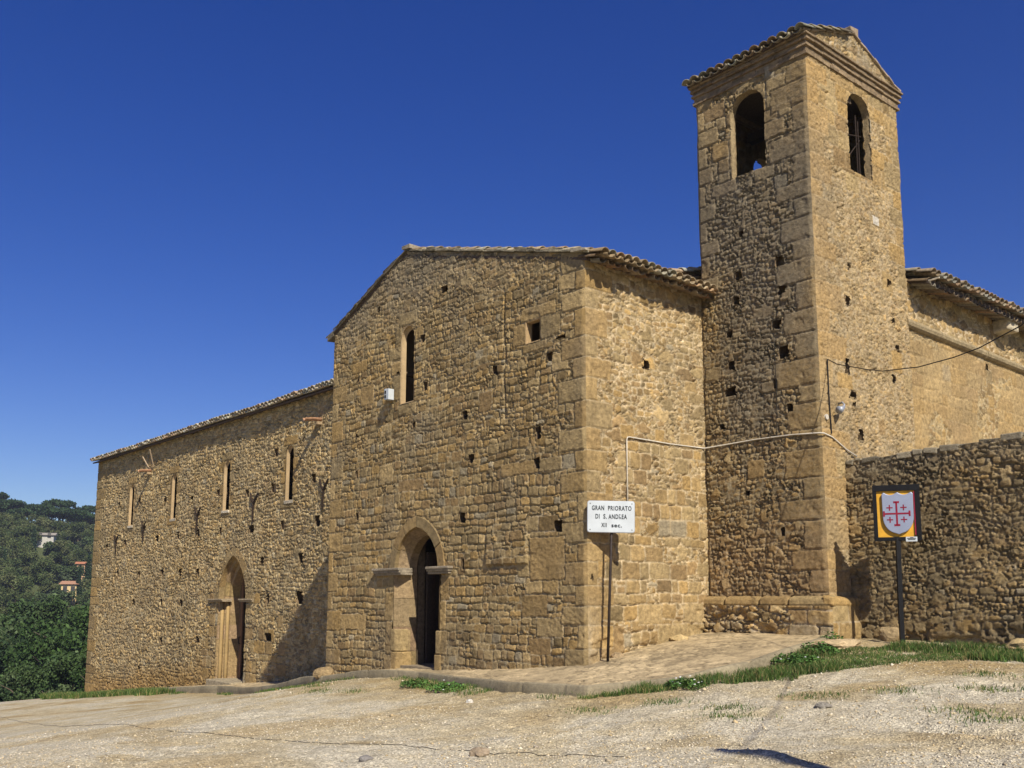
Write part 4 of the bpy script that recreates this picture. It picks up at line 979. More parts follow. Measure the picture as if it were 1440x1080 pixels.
sp = N(t, 'ShaderNodeSeparateColor'); L(vo.outputs['Color'], sp.inputs[0]); r5 = N(t, 'ShaderNodeMapRange'); r5.inputs['To Min'].default_value = .60; r5.inputs['To Max'].default_value = 1.34; L(sp.outputs[0], r5.inputs['Value'])
mu = N(t, 'ShaderNodeMath', _operation='MULTIPLY'); L(mu0.outputs[0], mu.inputs[0]); L(r5.outputs[0], mu.inputs[1])
cc = N(t, 'ShaderNodeCombineColor')
for k in range(3): L(mu.outputs[0], cc.inputs[k])
mx = N(t, 'ShaderNodeMix', _data_type='RGBA', _blend_type='MULTIPLY'); mx.inputs['Factor'].default_value = 1; L(r1.outputs['Color'], mx.inputs[6]); L(cc.outputs[0], mx.inputs[7])
# far land carries scrub colour instead of gravel
at = N(t, 'ShaderNodeAttribute', _attribute_name='tint'); m2 = N(t, 'ShaderNodeMix', _data_type='RGBA'); 
s2_ = N(t, 'ShaderNodeSeparateColor'); L(at.outputs['Color'], s2_.inputs[0]); L(s2_.outputs[0], m2.inputs['Factor'])
so_ = N(t, 'ShaderNodeMix', _data_type='RGBA', _blend_type='MULTIPLY'); so_.inputs[7].default_value = (.74, .66, .50, 1); L(s2_.outputs[1], so_.inputs['Factor']); L(mx.outputs[2], so_.inputs[6])
m2.inputs[6].default_value = (.07, .085, .03, 1); L(so_.outputs[2], m2.inputs[7]); L(m2.outputs[2], b.inputs['Base Color'])
bu = N(t, 'ShaderNodeBump', Strength=.55, Distance=.03); am = N(t, 'ShaderNodeMath', _operation='ADD'); L(n2.outputs['Fac'], am.inputs[0]); L(vo.outputs['Distance'], am.inputs[1]); L(am.outputs[0], bu.inputs['Height']); L(bu.outputs[0], b.inputs['Normal'])
yard = sst(4, 0, np.maximum(np.maximum(-37.5-X, X-40), np.maximum(-30-Y, Y-14)))
kd = np.full(X.shape, 99.)
for (a, b_, _), (c, e_, _) in zip(KERB, KERB[1:]):
    q = np.clip(((X-a)*(c-a)+(Y-b_)*(e_-b_))/((c-a)**2+(e_-b_)**2), 0, 1); kd = np.minimum(kd, np.hypot(X-a-q*(c-a), Y-b_-q*(e_-b_)))
soil = sst(2.3, .3, kd+2.2*(fbm(X*.9, Y*.9, 205, 4)-.5))*.8
soil = np.maximum(soil, .8*sst(.64, .74, fbm(X*.55+3, Y*.75, 206, 4)))
GC = np.stack([yard, soil, yard], -1).reshape(-1, 3)
tag(mesh_np('ground', GV, F_, gm, None, GC, smooth=True), kind='structure')

def gz_at(x, y):
    i = np.clip(np.searchsorted(gx, x)-1, 0, len(gx)-2); j = np.clip(np.searchsorted(gy, y)-1, 0, len(gy)-2)
    fx = (x-gx[i])/(gx[i+1]-gx[i]); fy = (y-gy[j])/(gy[j+1]-gy[j])
    return (Z[j, i]*(1-fx)+Z[j, i+1]*fx)*(1-fy)+(Z[j+1, i]*(1-fx)+Z[j+1, i+1]*fx)*fy

def resamp(P, k):
    P = np.array(P); out = []
    for a, b in zip(P, P[1:]):
        for i in range(k): out.append(a+(b-a)*i/k)
    out.append(P[-1]); return np.array(out)
KO = resamp(KERB, 48); KI = resamp(INNER, 48)
nk = 110; tt = np.linspace(0, 1, nk)
PV = KO[:, None, :]*(1-tt)[None, :, None]+KI[:, None, :]*tt[None, :, None]
pz = _pave(PV[..., 0], PV[..., 1])
qx = PV[..., 0]*.8+PV[..., 1]*.6; qy = PV[..., 1]*.8-PV[..., 0]*.6
h_, c_, _, _, r_, e_ = coursed(qx, qy, .13, .24, 216, 1.0, .03, (.42, .34, .22), .10)
dust = sst(.42, .62, fbm(PV[..., 0]*1.1, PV[..., 1]*1.1, 217, 4))
PV[..., 2] = pz+.02*(fbm(PV[..., 0]*3, PV[..., 1]*3, 211, 3)-.5)+.012*h_*(1-.7*dust)
I = np.arange(PV.shape[0]*nk).reshape(-1, nk)
PF = np.stack([I[:-1, :-1], I[:-1, 1:], I[1:, 1:], I[1:, :-1]], -1).reshape(-1, 4)[:, ::-1]
pc = np.array((.45, .35, .205))*(.75+.5*fbm(PV[..., 0]*1.3, PV[..., 1]*1.3, 212, 4))[..., None]
st = sst(.5, .6, fbm(PV[..., 0]*5+PV[..., 1], PV[..., 1]*5, 213, 4))[..., None]; pc = pc*(1-.25*st)*(.8+.4*r_*(1-dust)+.2*dust)[..., None]; pc = pc*(1-.4*(1-dust)*sst(.014, .004, e_))[..., None]
PAVE = stone_mat('worn_paving', .7, 1.3, .45, 14., .3)
tag(mesh_np('pavement', PV.reshape(-1, 3), PF, PAVE, None, pc.reshape(-1, 3), smooth=True), kind='structure')
KV = []; KF = []; KC = []
for i, p in enumerate(KO):
    a = KO[max(i-1, 0)]; c = KO[min(i+1, len(KO)-1)]; d = (c-a)[:2]; d /= np.linalg.norm(d); n = np.array((d[1], -d[0]))
    if i and i % 16 == 0:
        pass
    acc_ = 0 if i == 0 else acc_+float(np.linalg.norm(KO[i]-KO[i-1])); jn = .012 if (acc_ % 1.05) < .04 else 0
    z = float(_pave(p[0], p[1])); w1 = .03*(float(fbm(np.array(acc_*2.6), np.array(2.), 5, 3))-.5)
    for off, dz in ((-.13, .012), (.0-jn, .016-jn*1.5), (.022-jn*1.6, -.01-jn), (.03+w1-jn*1.6, -.14), (.04+w1, -.5)):
        KV.append((p[0]+n[0]*off, p[1]+n[1]*off, z+dz+w1*.5)); 
        KC.append(np.array((.28, .235, .15))*(.65+.6*float(fbm(np.array(acc_*1.4), np.array(off*4+3.), 215, 3))))
m = 5
for i in range(len(KO)-1):
    for k in range(m-1): KF.append((i*m+k, i*m+k+1, (i+1)*m+k+1, (i+1)*m+k))
tag(mesh_np('kerb', KV, np.array(KF), PAVE, None, np.array(KC)), kind='structure')

# ------------------------------------------------------------------ gravel, stones, grass
rng = np.random.RandomState(5)
def scatter_stones(name, P, size, cols, mat):
    n = len(P); base = np.array([(1, 0, 0), (0, 1, 0), (-1, 0, 0), (0, -1, 0), (0, 0, 1), (0, 0, -.6)], float)
    fc = np.array([(0, 1, 4), (1, 2, 4), (2, 3, 4), (3, 0, 4), (1, 0, 5), (2, 1, 5), (3, 2, 5), (0, 3, 5)])
    v = base[None]*(.7+.6*rng.rand(n, 6, 1))+.25*(rng.rand(n, 6, 3)-.5)
    a = rng.rand(n)*6.28; c, s = np.cos(a), np.sin(a); x = v[..., 0]*c[:, None]-v[..., 1]*s[:, None]; y = v[..., 0]*s[:, None]+v[..., 1]*c[:, None]
    v = np.stack([x, y, v[..., 2]*.6], -1)*size[:, None, None]*(.7+.6*rng.rand(n, 1, 3))+P[:, None, :]
    f = (fc[None]+6*np.arange(n)[:, None, None]).reshape(-1, 3)
    return mesh_np(name, v.reshape(-1, 3), f, mat, None, np.repeat(cols, 6, 0))
def in_pave(x, y):
    poly = [(a, b) for a, b, c in KERB]+[(a, b) for a, b, c in INNER[::-1]]
    return in_poly(x, y, poly) | ((x < TX+.1) & (y > 0) & (x > -9)) | (y > 3.4)
def pts_in(n, fn):
    d = fn(n); x, y = d; k = ~in_pave(x, y); x, y = x[k], y[k]
    return np.stack([x, y, gz_at(x, y)], -1)
def fan(n):      # denser near the viewer's side of the yard
    x = rng.uniform(-9, 10.5, n); y = rng.uniform(-11.5, 3.9, n); dd = np.hypot(x-12.2, y+12.1)
    k = rng.rand(n) < np.clip((8.5/dd)**2, .05, 1); return x[k], y[k]
P = pts_in(260000, fan)
den = fbm(P[:, 0]*.42, P[:, 1]*.42, 221, 4); P = P[rng.rand(len(P)) < .25+.75*sst(.42, .6, den)]
sz = .005+.013*rng.rand(len(P))**3; big = rng.rand(len(P)) < .02; sz = np.where(big, sz*1.8+.010*rng.rand(len(P)), sz)
pal2 = np.array([(.60, .53, .39), (.52, .44, .29), (.64, .57, .44), (.42, .35, .24), (.50, .38, .21), (.32, .27, .2), (.57, .47, .3)])
cols = pal2[rng.randint(0, len(pal2), len(P))]*(.8+.4*rng.rand(len(P), 1))
P[:, 2] += sz*.12
tag(scatter_stones('gravel', P, sz, cols, tint_mat('pale_gravel', .9, .2, 60.)), kind='stuff')

def blades(P, hgt, lean, width, cols):
    n = len(P); a = rng.rand(n)*6.28; l = rng.rand(n)*lean*hgt; b = rng.rand(n)*6.28
    dx, dy = np.cos(a)*width, np.sin(a)*width; tx, ty = np.cos(b)*l, np.sin(b)*l
    v = np.zeros((n, 5, 3)); 
    v[:, 0] = P+np.stack([dx, dy, 0*dx], -1); v[:, 1] = P-np.stack([dx, dy, 0*dx], -1)
    mid = P+np.stack([tx*.35, ty*.35, hgt*.6], -1); v[:, 2] = mid-np.stack([dx, dy, 0*dx], -1)*.8; v[:, 3] = mid+np.stack([dx, dy, 0*dx], -1)*.8
    v[:, 4] = P+np.stack([tx, ty, hgt], -1)
    o = 5*np.arange(n)[:, None]
    f = np.concatenate([o+np.array([[0, 1, 2]]), o+np.array([[0, 2, 3]]), o+np.array([[3, 2, 4]])]).astype(int)
    return v.reshape(-1, 3), f, np.repeat(cols, 5, 0)
def seg_dist(x, y, path):
    d = np.full(x.shape, 99.)
    for (a, b), (c, e) in zip(path, path[1:]):
        t = np.clip(((x-a)*(c-a)+(y-b)*(e-b))/((c-a)**2+(e-b)**2), 0, 1); d = np.minimum(d, np.hypot(x-a-t*(c-a), y-b-t*(e-b)))
    return d
STRIP = [(1.6, -1.9), (3.2, -1.15), (3.95, -.1), (4.6, .9), (5.6, 1.9), (7.5, 2.7), (10.5, 3.2), (10.5, 3.95), (5.5, 3.9), (4.6, 3.1), (4.0, 3.0), (3.2, 2.3), (3.0, 1.6), (3.15, .6), (2.75, -.8), (1.6, -1.55)]
def gfan(n):
    x = rng.uniform(1.3, 10.5, n); y = rng.uniform(-2.2, 4.0, n)
    xx = x+.7*(fbm(x*1.3, y*1.3, 231, 4)-.5); yy = y+.7*(fbm(x*1.3+7, y*1.3, 231, 4)-.5)
    k = in_poly(xx, yy, STRIP) & (rng.rand(n) < .16+.84*sst(.30, .46, fbm(x*2.2, y*2.2, 232, 3))); return x[k], y[k]
PG = [pts_in(210000, gfan)]; hg = [(.03+.07*rng.rand(len(PG[0])))*(.5+1.1*sst(.35, .65, fbm(PG[0][:, 0]*1.9, PG[0][:, 1]*1.9, 235, 3)))]
kpath = [(a, b) for a, b, c in KERB]
def kfan(n):
    x = rng.uniform(-40, 2, n); y = rng.uniform(-3.2, 3.0, n); d = seg_dist(x, y, kpath)
    wd = np.where(x < -22, 1.0, np.where((x > -4.2) & (x < -.9), .62, np.where(x > 0, .5, .34)))
    pr = np.where(x < -24, .95, np.where((x > -4.2) & (x < -.9), .9, sst(.48, .62, fbm(x*.9, y*.9, 233, 3))*.7))
    k = (d < wd*(.4+1.1*fbm(x*1.7, y*1.7, 234, 3))) & (rng.rand(n) < pr); return x[k], y[k]
p = pts_in(190000, kfan); PG.append(p); hg.append(np.where(p[:, 0] < -24, .12+.16*rng.rand(len(p)), .04+.06*rng.rand(len(p))))
def tfan(n):     # stray tufts out on the gravel
    c = np.array([(5.2, -1.2), (5.9, -.7), (4.5, -2.1), (6.9, -.2), (7.2, -1.6), (7.6, -2.0), (-5.2, -2.2), (-4.3, -2.0), (-6.3, -1.6), (3.4, -2.0), (2.6, -2.6), (6.4, .7), (4.9, -2.6), (-7.6, -1.3)])
    q = c[rng.randint(0, len(c), n)]+rng.normal(0, 1, (n, 2))*np.array((.22, .13)); return q[:, 0], q[:, 1]
p = pts_in(2600, tfan); PG.append(p); hg.append(.025+.04*rng.rand(len(p)))
P = np.vstack(PG); H_ = np.concatenate(hg)
gc = np.array([(.055, .105, .018), (.075, .13, .025), (.04, .085, .016), (.11, .135, .04), (.06, .10, .02), (.045, .09, .02), (.24, .20, .08)])[rng.randint(0, 7, len(P))]*(.75+.5*rng.rand(len(P), 1))
P[:, 2] -= .006
v, f, c = blades(P, H_, .9, .0035+.004*(P[:, 0:1].ravel() < -10)*1.6+.001, gc)
tag(mesh_np('grass', v, f, LEAF, None, c), kind='stuff')

# broad leaved weeds at the foot of the paving and under the kerb
PETAL = tint_mat('white_petals', .8, .05)
def weed(name, cx, cy, r, h, n, label, seed, flower=0):
    rg = np.random.RandomState(seed); z0 = float(gz_at(np.array(cx), np.array(cy)))
    root = empty(name, (cx, cy, z0), label, 'weed')
    a = rg.rand(n)*6.28; rr = r*np.sqrt(rg.rand(n)); hh = h*(1-(rr/r)**2*.7)*(.3+.7*rg.rand(n))
    P = np.stack([cx+rr*np.cos(a)*1.3, cy+rr*np.sin(a), z0+hh], -1)
    t1 = rg.normal(0, 1, (n, 3)); t1[:, 2] *= .4; t1 /= np.linalg.norm(t1, axis=1)[:, None]; nn = rg.normal(0, 1, (n, 3)); nn[:, 2] = abs(nn[:, 2])+.8
    t2 = np.cross(nn, t1); t2 /= np.linalg.norm(t2, axis=1)[:, None]; s = (.018+.022*rg.rand(n))[:, None]
    v = np.stack([P-t1*s, P-t2*s*.5, P+t1*s, P+t2*s*.5], 1).reshape(-1, 3); f = np.arange(4*n).reshape(-1, 4)
    c = np.array([(.07, .15, .03), (.05, .11, .025), (.10, .18, .04)])[rg.randint(0, 3, n)]
    mesh_np('leaves', v, f, LEAF, root, np.repeat(c, 4, 0))
    mb = MB()
    for k in range(9):
        i = rg.randint(n); mb.tube([(cx+rg.normal()*r*.2, cy+rg.normal()*r*.2, z0-.02), tuple(P[i])], .004, 4, (.07, .11, .03))
    mb.build('stems', LEAF, root)
    if flower:
        for k in range(flower):
            i = rg.randint(n); mb = MB(); mb.obox(P[i]+np.array((0, 0, .03)), (.018, .004, 0), (0, .018, .003), (0, 0, .008), (.75, .75, .70)); mb.build('flower', PETAL, root)
weed('leafy_weed', 3.35, 1.05, .40, .15, 800, 'low leafy weed clump at the broken right edge of the paving', 1, 8)
weed('leafy_weed', 3.2, 1.9, .30, .20, 500, 'leafy weed beside the sunlit footing of the bell tower', 2)
weed('leafy_weed', 2.95, 2.75, .2, .26, 260, 'small upright weed at the corner of the bell tower footing', 3)
weed('leafy_weed', 2.9, -.95, .26, .14, 380, 'spreading weed with white flowers beside the front kerb of the ramp', 4, 14)
weed('leafy_weed', -2.0, -1.45, .36, .16, 700, 'dark green weed patch under the front kerb before the pointed doorway', 5, 3)
weed('leafy_weed', -3.4, -1.15, .3, .15, 420, 'weed patch against the kerb left of the darker patch', 6)

def rock(cx, cy, r, sq, label, seed, col=(.42, .34, .24), sink=.3, z=None):
    bm = bmesh.new(); bmesh.ops.create_icosphere(bm, subdivisions=3, radius=1)
    rg = random.Random(seed); o1 = Vector((rg.random()*9, rg.random()*9, rg.random()*9))
    from mathutils import noise
    z0 = float(gz_at(np.array(cx), np.array(cy))) if z is None else z
    for q in bm.verts:
        k = 1+.35*noise.noise(q.co*1.1+o1)+.14*noise.noise(q.co*3+o1); d = q.co*k*r; q.co = Vector((d.x*1.25, d.y, d.z*sq))
    me = bpy.data.meshes.new('rock'); bm.to_mesh(me); bm.free()
    a = me.color_attributes.new('tint', 'FLOAT_COLOR', 'POINT'); a.data.foreach_set('color', np.tile(np.array((*col, 1), dtype=np.float32), len(me.vertices)))
    me.materials.append(STONE); o = link(bpy.data.objects.new('rock', me)); o.location = (cx, cy, z0+r*sq*(1-2*sink)); o.rotation_euler = (0, 0, rg.random()*6)
    return tag(o, label, 'rock')
rock(3.70, -5.32, .085, .75, 'rounded brown rock lying on the gravel in the near centre', 1, (.36, .28, .19))
rock(5.85, 3.35, .26, .55, 'broad yellow rock lying in the grass under the boundary wall', 2, (.52, .39, .19))
rock(6.22, 3.6, .17, .8, 'knobbly grey rock beside the broad yellow one at the wall foot', 3, (.40, .33, .23))
rock(3.15, 2.5, .34, .35, 'low sandy lump of stone at the corner of the bell tower', 4, (.50, .38, .22))
rock(5.6, -1.75, .09, .45, 'flat grey rock in the gravel right of centre', 5, (.30, .27, .22))
rock(-.3, -2.33, .05, .8, 'white pebble in front of the kerb weeds', 6, (.72, .68, .6))
rock(3.0, -6.3, .06, .7, 'dark grey stone on the gravel at the near left', 7, (.25, .23, .21))
rock(-8.55, -.14, .23, .7, 'low sandstone block at the foot of the front left corner', 8, (.33, .235, .12), .35, -.56)
rock(.05, .65, .13, .7, 'loose brown stone at the foot of the sign pole wall', 9, (.38, .28, .16), .3, .18)
rock(.1, 2.25, .15, .6, 'yellow stone at the foot of the sunlit side wall near the tower', 10, (.50, .37, .18), .3, .46)
rock(3.45, 3.78, .17, .9, 'pale rounded stone where the boundary wall meets the tower', 11, (.38, .28, .15), .2)

# thin dark cable lying across the yard
mb = MB(); pts = []
CABLE = [(-21.2, -3.96), (-14, -4.9), (-7.83, -5.59), (-2.34, -6.1), (.48, -5.92), (1.75, -5.66), (2.8, -5.37), (3.74, -5.11), (4.58, -4.86), (5.3, -4.75)]
for i, (a, c) in enumerate(zip(CABLE, CABLE[1:])):
    for k in range(24):
        s = k/24; x = a[0]+(c[0]-a[0])*s; y = a[1]+(c[1]-a[1])*s+.03*math.sin(x*3.1); pts.append((x, y, float(gz_at(np.array(x), np.array(y)))+.004))
mb.tube(pts, .0035, 6); tag(mb.build('ground_cable', DARKIRON), 'thin dark cable lying across the gravel of the yard', 'cable')

# ================================================================== signs
PAINTW = plain_mat('white_enamel', (.50, .535, .55), .4, .07, 5.)
BLACK = plain_mat('black_paint', (.006, .006, .007), .6, .2)
LETTER = plain_mat('letter_paint', (.012, .016, .02), .5, .1)
OCHRE = plain_mat('ochre_panel', (.62, .33, .035), .5, .12)
SILVER = plain_mat('brushed_shield', (.29, .32, .41), .42, .06, 5., .25)
CRIMSON = plain_mat('crimson_paint', (.22, .012, .03), .5, .15)
RED2 = plain_mat('red_edge', (.30, .02, .05), .5, .15)
def rrect(w_, h_, r, n=5):
    out = []
    for cx, cy, a0 in ((w_-r, h_-r, 0), (r, h_-r, 90), (r, r, 180), (w_-r, r, 270)):
        for k in range(n+1): a = R(a0+90*k/n); out.append((cx+r*math.cos(a), cy+r*math.sin(a)))
    return out
s1 = empty('place_sign', (.30, .25, .2), 'white metal sign with black lettering on a dark pole at the corner of the church', 'sign')
o1 = Vector((.07, -.066, 2.371)); U1 = (Vector((.61, .538, 2.356))-o1); W1 = U1.length; U1.normalize(); V1 = Vector((.0, .012, .542)); H1 = V1.length; V1.normalize(); N1 = U1.cross(V1).normalized()
def fr1(u, z, d): return o1+U1*u+V1*z-N1*d
mb = MB(); mb.prism(rrect(W1, H1, .04), fr1, 0, .02); mb.build('panel', PAINTW, s1, bevel=.006, smooth=False)
mb = MB(); mb.prism(rrect(W1+.012, H1+.012, .045), lambda u, z, d: fr1(u-.006, z-.006, d), .008, .028); mb.build('panel_rim', plain_mat('grey_rim', (.30, .31, .34), .4), s1)
def word(body, size, cx, z, wid, fr, par, mat, off=.0028):
    """one painted word, squeezed to the width wid"""
    cu = bpy.data.curves.new('t', 'FONT'); cu.body = body; cu.size = size; cu.offset = off; cu.space_character = 1.16; cu.resolution_u = 3
    o = bpy.data.objects.new('t', cu); link(o); bpy.context.view_layer.update()
    me = bpy.data.meshes.new_from_object(o.evaluated_get(bpy.context.evaluated_depsgraph_get())); bpy.data.objects.remove(o); bpy.data.curves.remove(cu)
    xs = [q.co.x for q in me.vertices]; a, b = min(xs), max(xs)
    for q in me.vertices: q.co = fr(cx+((q.co.x-a)/(b-a)-.5)*wid, z+q.co.y, -.003)
    me.materials.clear(); me.materials.append(mat); me.name = 'lettering'
    return adopt(link(bpy.data.objects.new('lettering', me)), par)
for b_, sz_, c_, z_, w_ in (('GRAN', .112, .222, .705, .262), ('PRIORATO', .112, .685, .700, .50), ('DI', .112, .212, .435, .088), ('S.', .112, .372, .435, .073), ('ANDREA', .112, .641, .432, .394), ('XII', .098, .349, .170, .117), ('sec.', .098, .62, .165, .223)):
    word(b_, sz_, W1*c_, H1*z_, W1*w_, fr1, s1, LETTER)
mb = MB(); mb.prism([(.545, .30), (.575, .305), (.585, .275), (.555, .265)], lambda u, z, d: fr1(u*W1/.81, z*H1/.55, d), -.005, -.0035, (.75, .76, .76)); mb.build('scuff', PAINTW, s1)
pb = Vector((.235, .225, .15)); pt = fr1(W1*.53, H1*.8, .05)
mb = MB(); mb.tube([pb, pb.lerp(pt, .5), pt], .024, 10); mb.build('pole', plain_mat('brown_pole', (.035, .025, .02), .6, .3), s1, smooth=True)
for a_, b_ in ((.045, .045), (W1-.045, .045), (.045, H1-.045), (W1-.045, H1-.045)):
    mb = MB(); mb.tube([fr1(a_, b_, .0), fr1(a_, b_, -.006)], .009, 8); mb.build('bolt', RUST, s1)
mb = MB(); mb.obox(fr1(W1*.53-.06, H1*.35, .028), U1*.12, V1*.05, -N1*.03); mb.build('clamp', DARKIRON, s1)

s2 = empty('crest_sign', (3.89, 3.345, .5), 'framed crest sign with a silver shield and red cross on a black post', 'sign')
o2 = Vector((3.572, 3.178, 2.185)); U2 = Vector((.88, .475, 0)).normalized(); N2 = Vector((.475, -.88, 0)).normalized(); W2, H2 = .733, .930
def fr2(u, z, d): return o2+U2*u+Vector((0, 0, z))-N2*d
mb = MB(); mb.prism([(.03, .03), (.03, H2-.03), (W2-.03, H2-.03), (W2-.03, .03)], fr2, .02, .035); mb.build('back_panel', OCHRE, s2)
for nm, a, b, c, d in (('x', 0, W2, 0, .062), ('x', 0, W2, H2-.10, H2), ('x', 0, .062, .063, H2-.101), ('x', W2-.078, W2, .063, H2-.101)):
    mb = MB(); mb.prism([(a, c), (a, d), (b, d), (b, c)], fr2, -.015, .045); mb.build('frame_bar', BLACK, s2, bevel=.004)
mb = MB(); mb.prism([(W2-.098, .09), (W2-.098, H2-.12), (W2-.080, H2-.12), (W2-.080, .09)], fr2, -.006, .019); mb.build('edge_strip', RED2, s2)
def shield(g):
    L_, R_, T_, B_ = .142-g, .628+g, .775+g, .105-g; M_ = (L_+R_)/2; p = []
    for k in range(9): a = k/8; p.append((L_+.03+(M_-L_-.03)*a, T_+.03-.045*math.sin(math.pi*a)+.02*(1-a)*0))
    for k in range(1, 9): a = k/8; p.append((M_+(R_-.03-M_)*a, T_+.03-.045*math.sin(math.pi*a)))
    p.append((R_, T_-.0)); p.append((R_-.004, .42))
    for k in range(1, 9): a = R(90*k/8); p.append((M_+(R_-.004-M_)*math.cos(a)**.9 if k < 8 else M_, .40-(.40-B_-.015)*math.sin(a)**1.0-(.015 if k == 8 else 0)))
    for k in range(7, 0, -1): a = R(90*k/8); p.append((M_-(M_-L_-.004)*math.cos(a)**.9, .40-(.40-B_-.015)*math.sin(a)))
    p.append((L_+.004, .42)); p.append((L_, T_))
    return p
mb = MB(); mb.prism(shield(0), fr2, -.030, .018); sh = mb.build('shield', SILVER, s2, bevel=.008)
mb = MB(); cx, cz = .366, .448
def bar(a, b, c, d): mb.prism([(a, c), (a, d), (b, d), (b, c)], fr2, -.0335, -.029)
bar(cx-.014, cx+.014, cz-.19, cz+.19); 
for s in (-1, 1):
    bar(cx-.045, cx+.045, cz+s*.19-.016, cz+s*.19+.016) ; mb2 = None
    mb.prism([(cx+s*.016, cz-.014), (cx+s*.016, cz+.014), (cx+s*.185, cz+.014), (cx+s*.185, cz-.014)], fr2, -.0335, -.029)
    bar(cx+s*.198-.014, cx+s*.198+.014, cz-.045, cz+.045)
    for q in (-1, 1):
        x, z = cx+s*.108, cz+q*.10; bar(x-.009, x+.009, z-.048, z+.048)
        bar(x-.048, x-.010, z-.009, z+.009); bar(x+.010, x+.048, z-.009, z+.009)
mb.build('cross', CRIMSON, sh)
mb = MB(); mb.prism([(.485, -.015), (.485, .062), (.66, .062), (.66, -.015)], fr2, -.020, -.0155); st_ = mb.build('sticker', PAINTW, s2)
mb = MB()
for a, b, z in ((.505, .64, .036), (.55, .60, .046), (.515, .63, .016)): mb.prism([(a, z-.006), (a, z+.006), (b, z+.006), (b, z-.006)], fr2, -.022, -.0202)
mb.build('sticker_print', LETTER, st_)
mb = MB(); mb.tube([(3.875, 3.345, .3), (3.875, 3.345, 1.2), fr2(.362, .05, .02)], .05, 4); mb.build('post', BLACK, s2)

# ================================================================== cables and fittings on the walls
WHITEP = plain_mat('white_conduit', (.54, .49, .40), .6, .15)
mb = MB(); mb.tube([(.03, 1.0, 2.55), (.03, 1.0, 4.10), (.03, 1.03, 4.15), (.03, 1.08, 4.16), (.03, 2.2, 4.15), (.03, 3.2, 4.17), (.06, 3.235, 4.17), (1.2, TY-.03, 4.20), (2.0, TY-.035, 4.19), (TX-.02, TY-.04, 4.15), (TX+.035, TY, 4.14), (TX+.03, 3.55, 4.10), (TX+.03, 4.0, 3.92), (TX+.05, 4.3, 3.82)], .014, 7)
c1_ = mb.build('conduit', WHITEP, None, smooth=True); tag(c1_, 'thin white conduit running along the side wall and round the bell tower', 'conduit')

CAB = [(TX+.03, 3.52, 5.52), (2.98, 3.26, 5.33), (3.33, 2.99, 5.19), (3.99, 2.49, 4.93), (4.41, 2.17, 4.78), (5.39, 1.41, 4.55), (6.19, .8, 4.44), (6.71, .4, 4.40), (7.48, -.2, 4.42), (8.6, -1.6, 4.5), (10.2, -3.7, 4.8), (12.2, -6.34, 5.4)]
mb = MB(); mb.tube(CAB, .008, 7); tag(mb.build('overhead_cable', DARKIRON, None, smooth=True), 'thick dark cable sagging from the tower corner across the choir wall', 'cable')
pl_ = empty('utility_pole', (12.2, -6.34, 0), 'slender weathered wooden pole carrying the dark cable beside the yard', 'pole')
mb = MB(); mb.tube([(12.2, -6.34, -.6), (12.22, -6.36, 1.5), (12.2, -6.35, 3.5), (12.16, -6.33, 5.62)], .13, 12, (.2, .16, .12), r2=.06); mb.build('shaft', WOOD, pl_, smooth=True)
mb = MB(); mb.tube([(12.16, -6.25, 5.40), (12.1, -6.20, 5.42)], .03, 8); mb.build('cable_hook', RUST, pl_)
mb = MB(); mb.tube([(TX+.03, 3.50, 5.52), (TX+.035, 3.49, 4.9), (TX+.03, 3.53, 4.16)], .012, 6); tag(mb.build('drop_cable', DARKIRON), 'thin upright cable dropping down the tower corner to the white conduit', 'cable')
mb = MB(); mb.tube([(1.71, TY-.03, 6.1), (1.73, TY-.035, 5.0), (1.70, TY-.03, 4.2)], .006, 5); tag(mb.build('thin_wire', DARKIRON), 'hair thin wire hanging on the darker tower face below the holes', 'cable')
lamp = empty('wall_lamp', (TX, 3.78, 4.65), 'small grey lamp on a bracket high on the sunlit tower corner', 'lamp')
GREY = plain_mat('grey_metal', (.34, .36, .40), .45, .15, metal=.3)
mb = MB(); mb.tube([(TX-.02, 3.84, 4.74), (TX+.10, 3.82, 4.76), (TX+.16, 3.78, 4.70), (TX+.16, 3.74, 4.62)], .018, 7); mb.build('bracket', GREY, lamp, smooth=True)
mb = MB(); mb.tube([(TX+.16, 3.76, 4.66), (TX+.16, 3.66, 4.60), (TX+.16, 3.60, 4.58)], .03, 10, r2=.075); mb.build('lamp_head', GREY, lamp, smooth=True)
mb = MB(); mb.tube([(TX+.0, 3.4, 4.45), (TX+.04, 3.4, 4.45)], .05, 10); tag(mb.build('insulator', WHITEP), 'round pale insulator on the tower corner above the conduit', 'insulator')
fl = empty('flood_light', (-6.07, -.12, 5.75), 'small white box lamp fixed beside the tall slit window of the front', 'flood light')
mb = MB(); mb.obox((-6.17, -.22, 5.64), (.18, 0, -.015), (0, .15, 0), (0, 0, .25), (.7, .7, .68)); mb.build('housing', PAINTW, fl, bevel=.012)
for k in range(2):
    mb = MB(); mb.obox((-6.14, -.225, 5.67+.10*k), (.05, 0, 0), (0, .004, 0), (0, 0, .07), (.1, .1, .1)); mb.build('glass_pane', BLACK, fl)
mb = MB(); mb.box((-6.1, -.09, 5.70), (-6.06, .04, 5.76)); mb.build('bracket', GREY, fl)

